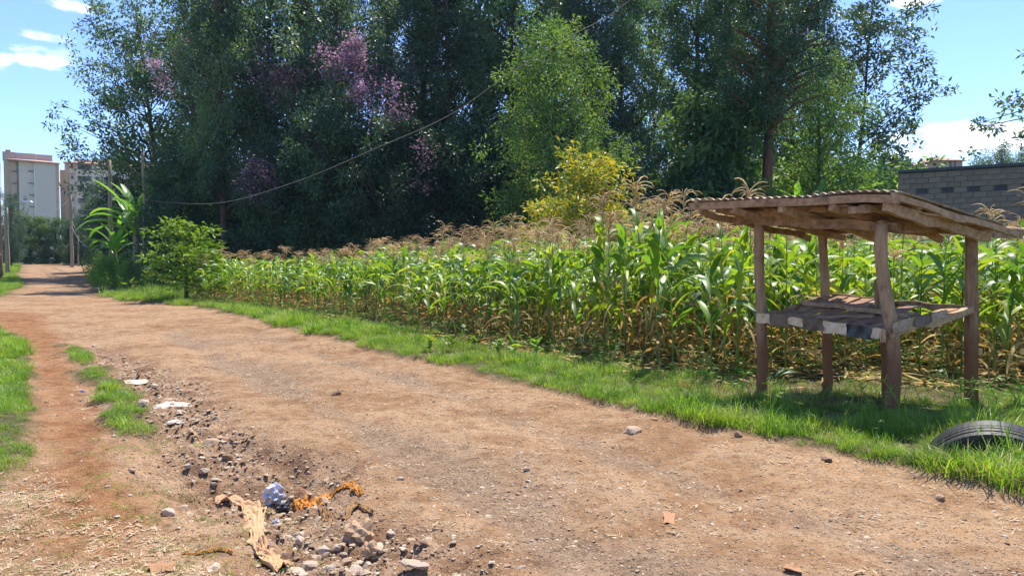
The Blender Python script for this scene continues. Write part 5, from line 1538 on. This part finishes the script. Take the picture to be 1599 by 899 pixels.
def lump(name, u, v, wpx, hpx, dpx, mat, label, cat, seed, rough=.28, group=None, sub=3):
    import bmesh
    rg = np.random.default_rng(seed); p = on(u, v); k = p[1] / FPX; bm = bmesh.new(); bmesh.ops.create_icosphere(bm, subdivisions=sub, radius=1)
    off = rg.uniform(0, 50, 3)
    for vt in bm.verts:
        c = vt.co; f = 1 + rough * (abs(math.sin(c.x * 3.1 + off[0] + c.z * 4)) + .7 * math.sin(c.y * 5.3 + off[1] + c.x * 3) + .5 * math.sin(c.z * 9 + off[2] + c.y * 7) - .4) + rg.normal(0, rough * .12)
        vt.co = c * f
        if vt.co.z < -.35: vt.co.z = -.35
    me = bpy.data.meshes.new(name); bm.to_mesh(me); bm.free(); me.materials.append(M[mat])
    if mat != 'white_paper': me.polygons.foreach_set('use_smooth', [False] * len(me.polygons))
    o = link(name, me, None, (p[0], p[1], p[2] + hpx * k * .30), (0, 0, rg.uniform(0, 6)), (wpx * k / 2, dpx * k / 2, hpx * k / 2)); tag(o, label, cat, group); return o


lump('plastic_bag', 427, 792, 34, 40, 30, 'foil', 'crumpled silver plastic bag shining in the hollow', 'plastic bag', 1, .2)
lump('plastic_bag', 442, 800, 26, 18, 22, 'black_plastic', 'small crumpled black plastic bag under the silver one', 'plastic bag', 2, .2)
lump('plastic_bag', 431, 811, 14, 12, 12, 'foil', 'small glinting scrap of plastic below the silver bag', 'plastic bag', 9, .2)
lump('sack', 562, 850, 44, 42, 46, 'tan_cloth', 'crumpled tan sack lying over stones on the gully rim', 'sack', 3, .24)
lump('sack', 578, 868, 26, 26, 24, 'tan_cloth', 'lower fold of a pale sack beside the crumpled tan sack', 'sack', 4, .24)
lump('plaster', 272, 637, 50, 12, 46, 'white_paper', 'white lump of plaster or paper among the rubble', 'rubble', 5, .35, None, 2)
lump('plaster', 273, 656, 22, 6, 22, 'white_paper', 'small white scrap below the white lump of plaster', 'rubble', 6, .35, None, 2)
lump('plaster', 212, 591, 38, 7, 40, 'cream_plastic', 'flat pale chunk at the top of the rubble by the grass', 'rubble', 7, .3, None, 2)
lump('plaster', 1569, 838, 9, 5, 8, 'white_paper', 'tiny white scrap on the road at the right', 'litter', 8, .2, None, 1)
lump('scrap', 127, 611, 8, 3, 7, 'blue_scrap', 'tiny blue plastic scrap on the orange footpath', 'litter', 10, .2, None, 1)
lump('litter_bit', 183, 807, 10, 4, 9, 'white_paper', 'small white chip on the footpath near the bottom', 'litter', 11, .2, None, 1)
lump('litter_bit', 203, 774, 7, 4, 7, 'white_paper', 'small white chip right of the footpath middle', 'litter', 12, .2, None, 1)
lump('litter_bit', 1022, 655, 12, 3, 10, 'cardboard', 'small pinkish scrap on the road near the verge', 'litter', 13, .2, None, 1)


def flat(name, quad, mat, label, cat, th=.004, lift=.012):
    """thin torn piece lying flat, with a ragged outline"""
    rg = np.random.default_rng(len(label)); P = [on(u, v) for u, v in quad]; c = np.mean(P, 0); Q = [(p - c) * np.array([1, 1, .3]) for p in P]; V = []
    for i in range(4):
        for f in (0, .33, .66): V.append((Q[i] * (1 - f) + Q[(i + 1) % 4] * f) * (1 + rg.normal(0, .07)) + np.array([0, 0, lift + rg.uniform(0, .012)]))
    m = len(V); V = [np.array([0, 0, lift + .006])] + V + [v - np.array([0, 0, th]) for v in V]
    F = [(0, 1 + i, 1 + (i + 1) % m, 1 + (i + 1) % m) for i in range(m)] + [(1 + i, 1 + m + i, 1 + m + (i + 1) % m, 1 + (i + 1) % m) for i in range(m)]
    b = Buf(); b.add(V, F); tag(link(name, b.mesh(name, M[mat]), None, c), label, cat)


flat('cardboard_piece', [(234, 897), (272, 892), (273, 882), (235, 886)], 'cardboard', 'torn orange-brown cardboard piece at the bottom left', 'cardboard')
flat('dead_leaf', [(1036, 818), (1053, 819), (1054, 804), (1037, 803)], 'cardboard', 'curled orange dead leaf lying on the gravel', 'leaf', .003, .008)
flat('brick_shard', [(1222, 893), (1252, 897), (1250, 888), (1226, 886)], 'cardboard', 'flat pinkish brick shard at the bottom of the road', 'brick piece')

# fallen green maize leaf and dry stalk by the stall
p = on(1202, 598)
b = Buf(); rgl = np.random.default_rng(4)
for az, L_ in ((.25, .48), (.05, .40)):
    V, F = maize_leaf(.05, az, L_, .10, .55, .9, rgl); b.add(V, F)
tag(link('fallen_leaf', b.mesh('fallen_leaf', M['maize'], True), None, p), 'fresh green maize leaf fallen beside the left post of the stall', 'leaf')
b = Buf(); b.add(*maize_leaf(.03, -.5, .42, .05, .25, .4, rgl, True)); tag(link('dry_husk', b.mesh('dry_husk', M['maize_dry'], True), None, on(1218, 612)), 'dry pale husk lying in the grass under the stall', 'leaf')
for i, (u, v, du, lab) in enumerate([(1415, 575, 60, 'bent pale dry stalk leaning between the right posts of the stall'), (1545, 570, -70, 'bleached dry stalk leaning right of the stall'), (1440, 600, 70, 'dry stalk lying on the ground between the right posts')]):
    a = on(u, v); e_ = on(u + du, v + 12); b = Buf(); e2 = e_ - a; e2[2] = .35 if i < 2 else .05
    b.add(*tube([(0, 0, .02), e2 * .5 + np.array([0, 0, .12]), e2], [.012, .011, .007], 5)); tag(link('dry_stalk', b.mesh('dry_stalk', M['maize_dry'], True), None, a), lab, 'stalk')

# lime broad-leaved weeds on the verge
rgw = np.random.default_rng(6)
for i, (u, v, lab) in enumerate([(778, 552, 'bright lime broad-leaved weed in the middle of the verge'), (800, 555, 'lime weed next to the bright broad-leaved one'), (838, 556, 'single lime weed farther right on the verge'), (672, 548, 'yellow-green weed at the left part of the verge'),
                                 (704, 550, 'small weed with a reddish leaf on the verge'), (742, 546, 'pale silvery weed against the maize stalks'), (620, 465, 'tall lime weed arching over the front of the maize')]):
    a = on(u, v); b = Buf()
    for k in range(9):
        az = rgw.uniform(0, 6.28); L_ = rgw.uniform(.12, .2) * (1.3 if i == 6 else 1); V, F = maize_leaf(rgw.uniform(.02, .22), az, L_, .075, rgw.uniform(.3, 1.1), rgw.uniform(.4, 1.2), rgw); b.add(V, F)
    tag(link('weed', b.mesh('weed', M['sapling'], True), None, a), lab, 'weed')


# ------------------------------------------------------------------ air: thin even haze over the whole place
def haze():
    b = Buf(); b.box((0, 650, 17), (3600, 2300, 40)); m = bpy.data.materials.new('haze'); m.use_nodes = True; n = NT(m.node_tree); m.node_tree.nodes.clear()
    v = n.n('ShaderNodeVolumePrincipled'); v.inputs['Color'].default_value = (.55, .85, 1.0, 1); v.inputs['Density'].default_value = HAZE; v.inputs['Anisotropy'].default_value = .2
    o = n.n('ShaderNodeOutputMaterial'); n.link(v.outputs[0], o.inputs['Volume'])
    tag(link('haze', b.mesh('haze', m)), 'thin pale blue haze in the air over the whole place', None, None, 'stuff')


HAZE = 0.00020
haze()
